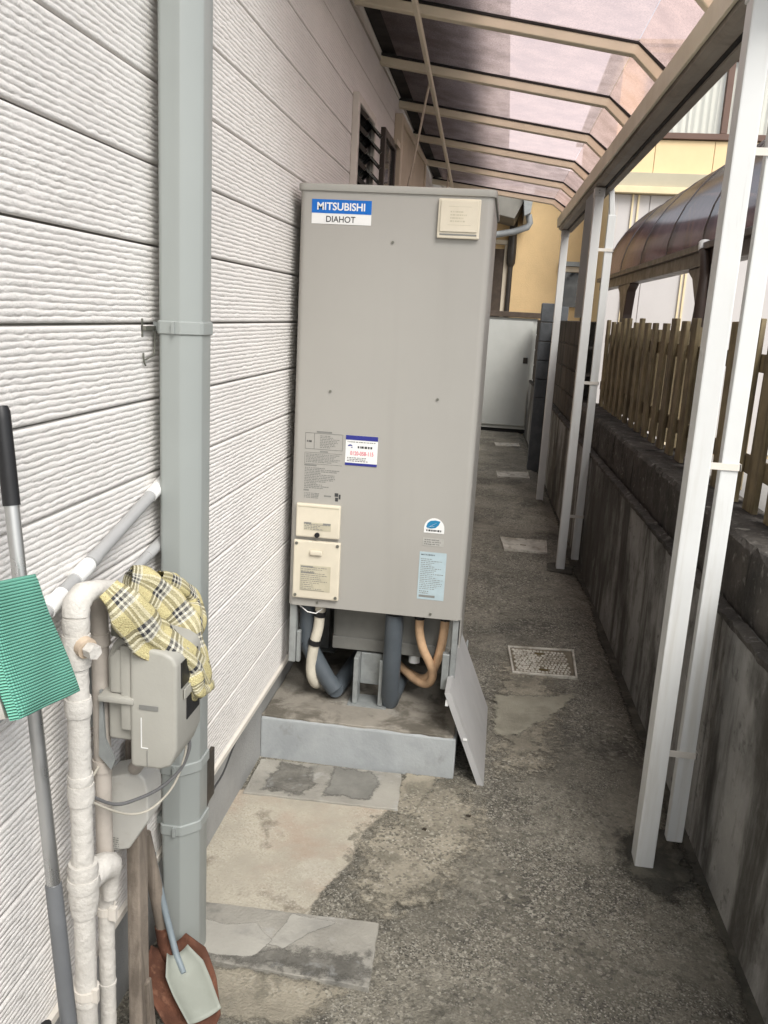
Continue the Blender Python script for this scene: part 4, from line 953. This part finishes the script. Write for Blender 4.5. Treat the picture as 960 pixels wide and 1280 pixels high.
MB().tube([(-.652,1.29,.715),(-.640,1.22,.705),(-.628,1.25,.665),(-.605,1.31,.615),(-.58,1.35,.605),(-.548,1.375,.64),(-.528,1.383,.70),(-.525,1.384,.737)], .0022, 8, sm=8).build('cable', cbm, tb, smooth=True)
MB().tube([(-.660,1.33,.62),(-.648,1.33,.52),(-.645,1.335,.45),(-.648,1.325,.42)], .0022, 8, sm=8).build('cable', cbm, tb, smooth=True)

# plaid cloth bundle draped on the meter
def cloth_roll(path, rad, flat, seed, nv=30, nu=90, uv0=(0,0), fold=.22, twist=0):
    rng = random.Random(seed); P = [Vector(p) for p in path]; m = len(P)
    def cr(t):
        t = min(max(t, 0), 1)*(m-1); i = min(int(t), m-2); f_ = t-i
        p0, p1, p2, p3 = P[max(i-1,0)], P[i], P[i+1], P[min(i+2,m-1)]
        return .5*((2*p1)+(p2-p0)*f_+(2*p0-5*p1+4*p2-p3)*f_*f_+(3*p1-p0-3*p2+p3)*f_**3)
    def rd(t):
        x = t*(len(rad)-1); i = min(int(x), len(rad)-2); return rad[i]+(rad[i+1]-rad[i])*(x-i)
    vs = []; uvs = []; ph = [rng.uniform(0, 6) for _ in range(8)]
    for i in range(nu+1):
        t = i/nu; c = cr(t); d = (cr(min(1, t+.02))-cr(max(0, t-.02))).normalized()
        side = d.cross(Vector((0.75,-.55,.35))).normalized(); up = side.cross(d).normalized()
        for k in range(nv+1):
            a = 2*math.pi*k/nv+twist*t
            r = rd(t)*(1+fold*math.sin(3*a+ph[0]+4*t)+fold*.5*math.sin(5*a+ph[1]-7*t)+.07*math.sin(17*t+2*a+ph[2])+.05*math.sin(31*t+a+ph[3]))
            vs.append(c+side*math.cos(a)*r+up*math.sin(a)*r*flat); uvs.append((uv0[0]+t*(nu/90)*.42, uv0[1]+k/nv*.30))
    fs = [(i*(nv+1)+k, i*(nv+1)+k+1, (i+1)*(nv+1)+k+1, (i+1)*(nv+1)+k) for i in range(nu) for k in range(nv)]
    return vs, fs, uvs
rolls = [
    ([at(136,735,'x',-.605), at(160,758,'x',-.575), at(185,790,'x',-.555), at(215,812,'x',-.525), at(243,835,'x',-.500), at(258,858,'x',-.492)], [.020,.030,.034,.032,.026,.014], .55, 1),
    ([at(160,722,'x',-.62), at(185,735,'x',-.60), at(210,758,'x',-.575), at(232,790,'x',-.545), at(246,822,'x',-.520), at(256,850,'x',-.505)], [.018,.030,.034,.032,.026,.016], .6, 2),
    ([at(198,722,'x',-.63), at(220,733,'x',-.615), at(238,752,'x',-.60), at(243,775,'x',-.575), at(238,795,'x',-.55)], [.014,.024,.027,.024,.016], .7, 3),
    ([at(228,822,'x',-.520), at(240,842,'x',-.500), at(248,860,'x',-.494), at(262,852,'x',-.496)], [.016,.024,.022,.014], .6, 4),
]
V, F, UV = [], [], []
for k, (pa, ra, fl_, sd_) in enumerate(rolls):
    v, f_, u = cloth_roll(pa, ra, fl_, sd_, uv0=(k*.13, k*.09)); n = len(V); V += v; F += [tuple(i+n for i in q) for q in f_]; UV += u
me = bpy.data.meshes.new('plaid_cloth'); off = Vector((-.57,1.32,.965)); me.from_pydata([tuple(p-off) for p in V], [], F); me.update()
ul = me.uv_layers.new(name='UVMap')
for lp_ in me.loops: ul.data[lp_.index].uv = UV[lp_.vertex_index]
for p in me.polygons: p.use_smooth = True
me.materials.append(PLAID)
tag(link('plaid_cloth', me, None, off), 'crumpled yellow and black plaid cloth draped over the gas meter', 'cloth')

# ================================================================== POLES ALONG THE WALL
def laundry_pole(pa, pb, x, label, r, caps, dims):
    A_, B_ = at(*pa, 'x', x), at(*pb, 'x', x); d = (B_-A_).normalized()
    A2 = A_-d*.10; E_ = B_+d*.45
    t_ = thing('laundry_pole', (A2+E_)/2, label, 'pole', 'telescopic poles along the siding')
    MB().tube([A2, E_], r, 14).build('tube', POLEG, t_, smooth=True)
    for s, l, rr, m in caps:
        c = A_+(B_-A_)*s; MB().tube([c, c+d*l*.5, c+d*l], [rr, rr*1.06, rr], 14).build('sleeve', m, t_, smooth=True)
    for s in (.93, 1.55):
        c = A_+(B_-A_)*s; q = MB(); q.box(-.70, c.x+r, c.y-.006, c.y+.006, c.z-r-.006, c.z-r-.0005); q.box(c.x+r-.001, c.x+r+.004, c.y-.006, c.y+.006, c.z-r-.006, c.z+.004); q.build('wall_hook', GALV, t_)
    return t_
laundry_pole((203,603), (0,829), -.6865, 'upper grey telescopic pole with white sleeves held along the siding', .0118,
             [(-.04,.090,.0133,WHITE),(.50,.022,.0128,POLEG),(.545,.052,.0140,WHITE),(.70,.05,.0140,WHITE)], None)
laundry_pole((200,678), (0,892), -.689, 'lower thinner grey pole close to the siding below the sleeved pole', .0098,
             [(-.02,.08,.0112,POLEG),(.55,.05,.0112,POLEG)], None)

# ================================================================== SCRUB MOP with green pad
mp_top, mp_bot = at(4, 535, 'x', -.668), at(85, 1270, 'x', -.545)
md = (mp_bot-mp_top).normalized(); ground = mp_bot+md*((mp_bot.z-.02)/(-md.z)); mtop = mp_top-md*.03
mo = thing('scrub_mop', (ground.x, ground.y, 0), 'aluminium handled mop with green scrub pad and black grip leaning on the siding', 'mop')
L_ = (ground-mtop).length
def mpt(s): return mtop+md*s
sg = (at(12,632,'x',-.655)-mtop).length
MB().tube([mpt(.0), mpt(.008), mpt(sg)], [.009,.0118,.0118], 14, step=.012).build('grip', BLACKP, mo, smooth=True)
s_mid = (at(60,1115,'x',-.572)-mtop).length
MB().tube([mpt(sg-.005), mpt(s_mid)], .0100, 16).build('handle', ALU, mo, smooth=True)
MB().tube([mpt(s_mid-.002), mpt(s_mid+.35*(L_-s_mid))], .0118, 16).build('lower_handle', mat('grey_sleeve', (.13,.135,.14), .35), mo, smooth=True)
MB().tube([mpt(s_mid+.35*(L_-s_mid)-.01), mpt(L_-.005)], [.0135,.016], 14).build('socket', BLACKP, mo, smooth=True)
sj = s_mid+.34*(L_-s_mid); MB().tube([mpt(sj)+Vector((-.008,-.008,.005)), mpt(sj)+Vector((-.022,-.020,.030)), mpt(sj)+Vector((-.026,-.022,.045))], [.007,.007,.009], 10).build('lever', BLACKP, mo, smooth=True)
pc = [at(-32,733,'x',-.560), at(40,718,'x',-.590), at(97,864,'x',-.560), at(20,900,'x',-.530)]
nrm = (pc[1]-pc[0]).cross(pc[2]-pc[1]).normalized(); nrm = nrm if nrm.dot(Vector(CAM)-pc[0]) > 0 else -nrm
def quadgrid(c, n, h, uvs=True):
    V = []; U = []
    for j in range(n+1):
        for i in range(n+1):
            u, v = i/n, j/n; p = (c[0].lerp(c[1], u)).lerp(c[3].lerp(c[2], u), v)
            V.append(p+nrm*h*(1-.6*max(abs(2*u-1), abs(2*v-1))**8)+nrm*.0012*math.sin(u*9+v*7)); U.append((u, v))
    return V, U, [(j*(n+1)+i, j*(n+1)+i+1, (j+1)*(n+1)+i+1, (j+1)*(n+1)+i) for j in range(n) for i in range(n)]
V, U, F = quadgrid(pc, 24, .010); n0 = len(V); n = 24
rim = [i for i in range(n+1)]+[(j+1)*(n+1)-1 for j in range(1, n+1)]+[n*(n+1)+i for i in range(n-1, -1, -1)]+[j*(n+1) for j in range(n-1, 0, -1)]
V += [V[i]-nrm*.012 for i in rim]; U += [U[i] for i in rim]; k = len(rim)
F += [(rim[i], rim[(i+1) % k], n0+(i+1) % k, n0+i) for i in range(k)]+[tuple(range(n0, n0+k))]
me = bpy.data.meshes.new('scrub_pad'); off = parent_loc(mo); me.from_pydata([tuple(p-off) for p in V], [], F); me.update()
ul = me.uv_layers.new(name='UVMap')
for l_ in me.loops: ul.data[l_.index].uv = U[l_.vertex_index]
me.materials.append(PADM); link('scrub_pad', me, mo, off)
q = MB(); cc = sum(pc, Vector())/4
bk = [cc+(p-cc)*.96-nrm*.013 for p in pc]; bk2 = [p-nrm*.008 for p in bk]
q.add(bk+bk2, [(0,1,2,3),(7,6,5,4),(0,4,5,1),(1,5,6,2),(2,6,7,3),(3,7,4,0)]); q.build('backing_plate', TRANSB, mo)
cl = mtop+md*((cc-mtop).dot(md)); MB().bar(cl-md*.03, cl+md*.03, .028, .028).build('pad_clamp', WHITE, mo, bevel=.003)
MB().bar(cl, cc-nrm*.018, .022, .03).build('pad_arm', WHITE, mo)

# ================================================================== SHOVELS AND STAKES
st = thing('wooden_stake', (-.66, 1.49, 0), 'grey weathered wooden stake leaning upright against the siding behind the shovels', 'stake')
q = MB(); a_, b_ = at(166,1285,'x',-.640), at(172,945,'x',-.672); b_ = Vector((-.676, b_.y, .66)); a_ = Vector((-.625, a_.y, .0))
q.bar(a_, b_, .042, .028, up=(1,0,0)); q.build('shaft', WOODG, st, bevel=.004)
q = MB(); q.bar(a_+Vector((.012,.033,.0)), a_+Vector((.0,.03,.16)), .022, .018, up=(1,0,0)); q.build('split_piece', WOODG, st, bevel=.003)

def bladeform(org, fwd, side, nrm_, length, width, curl, tipw, n=14, m=12, back=0.0, point=.0):
    V = []; F = []
    for i in range(n+1):
        s = i/n; wdt = width*(min(1, .55+1.6*s) if point == 0 else min(1, .55+2.0*s))*(1-(1-tipw)*max(0, s-.55)/.45)
        for j in range(m+1):
            t = 2*j/m-1
            V.append(org+fwd*(length*s*(1-point*abs(t)**2*s))+side*(wdt*.5*t)+nrm_*(curl*abs(t)**2.6*(1-.35*s)+back*(1-s)**3))
    F = [(i*(m+1)+j, i*(m+1)+j+1, (i+1)*(m+1)+j+1, (i+1)*(m+1)+j) for i in range(n) for j in range(m)]
    return V, F
def thick(name, V, F, m_, parent, t=.002):
    o = MB().add(V, F).build(name, m_, parent, smooth=True)
    md_ = o.modifiers.new('solid', 'SOLIDIFY'); md_.thickness = t; md_.offset = 0; return o
sh = thing('rusty_shovel', (-.58, 1.52, 0), 'old shovel with rusted brown blade and grey wooden handle propped at the duct', 'shovel')
neck = Vector((-.648, 1.590, .095)); tip = Vector((-.515, 1.435, .012)); fw = (tip-neck).normalized(); sd2 = fw.cross(Vector((0,0,1))).normalized(); nm = sd2.cross(fw).normalized()
V, F = bladeform(neck, fw, sd2, nm, (tip-neck).length, .145, .030, .75, point=.12)
thick('blade', V, F, RUST, sh, .0025)
htop = at(181,1042,'x',-.683)
MB().tube([htop+(neck-htop)*-.0, htop.lerp(neck,.5), htop.lerp(neck,.86)], [.0135,.0165,.0165], 12).build('handle', WOODG, sh, smooth=True)
MB().tube([htop.lerp(neck,.80), htop.lerp(neck,.93), neck+fw*.012+nm*.004, neck+fw*.07+nm*.006], [.0185,.020,.021,.010], 12).build('socket', RUST, sh, smooth=True)
sc_ = thing('fire_scoop', (-.56, 1.52, 0), 'small pale green metal scoop with blue grey handle lying against the rusty shovel', 'scoop')
neck2 = Vector((-.618, 1.562, .092)); tip2 = Vector((-.515, 1.462, .040)); fw2 = (tip2-neck2).normalized(); sd3 = fw2.cross(Vector((0,0,1))).normalized(); nm2 = sd3.cross(fw2).normalized()
neck2 += nm2*.004
V, F = bladeform(neck2, fw2, sd3, nm2, (tip2-neck2).length, .088, .020, .86, back=.012)
thick('pan', V, F, SCOOP, sc_, .0018)
h2t = at(193,1078,'x',-.672)
MB().tube([h2t, h2t.lerp(neck2,.5), neck2+nm2*.012, neck2+fw2*.045+nm2*.006], [.0075,.0075,.0075,.006], 10).build('handle', SCOOPH, sc_, smooth=True)
hd = (h2t-neck2).normalized()
MB().tube([h2t+hd*.012+Vector((0,.010*math.cos(a),.010*math.sin(a))) for a in [2*math.pi*k/12 for k in range(13)]], .003, 8).build('hanging_ring', SCOOPH, sc_, smooth=True)

# ================================================================== SMALL LITTER
for k, (px, py) in enumerate(((530,1038),(586,1022))):
    c = at(px, py, 'z', .002); V = []; n = 7
    for i in range(n): a = 2*math.pi*i/n; r = .011*random.uniform(.5, 1.1); V.append((c.x+r*math.cos(a), c.y+r*math.sin(a), .003+.007*random.random()))
    V.append((c.x, c.y, .011)); o = MB().add(V, [(i, (i+1) % n, n) for i in range(n)]+[tuple(range(n))[::-1]]).build('dead_leaf', LEAFD, None, loc=(c.x, c.y, .003))
    tag(o, ['shrivelled black leaf scrap on the concrete before the plinth', 'shrivelled dark leaf scrap next to the leaning panel'][k], 'leaf', 'leaf scraps on the path')
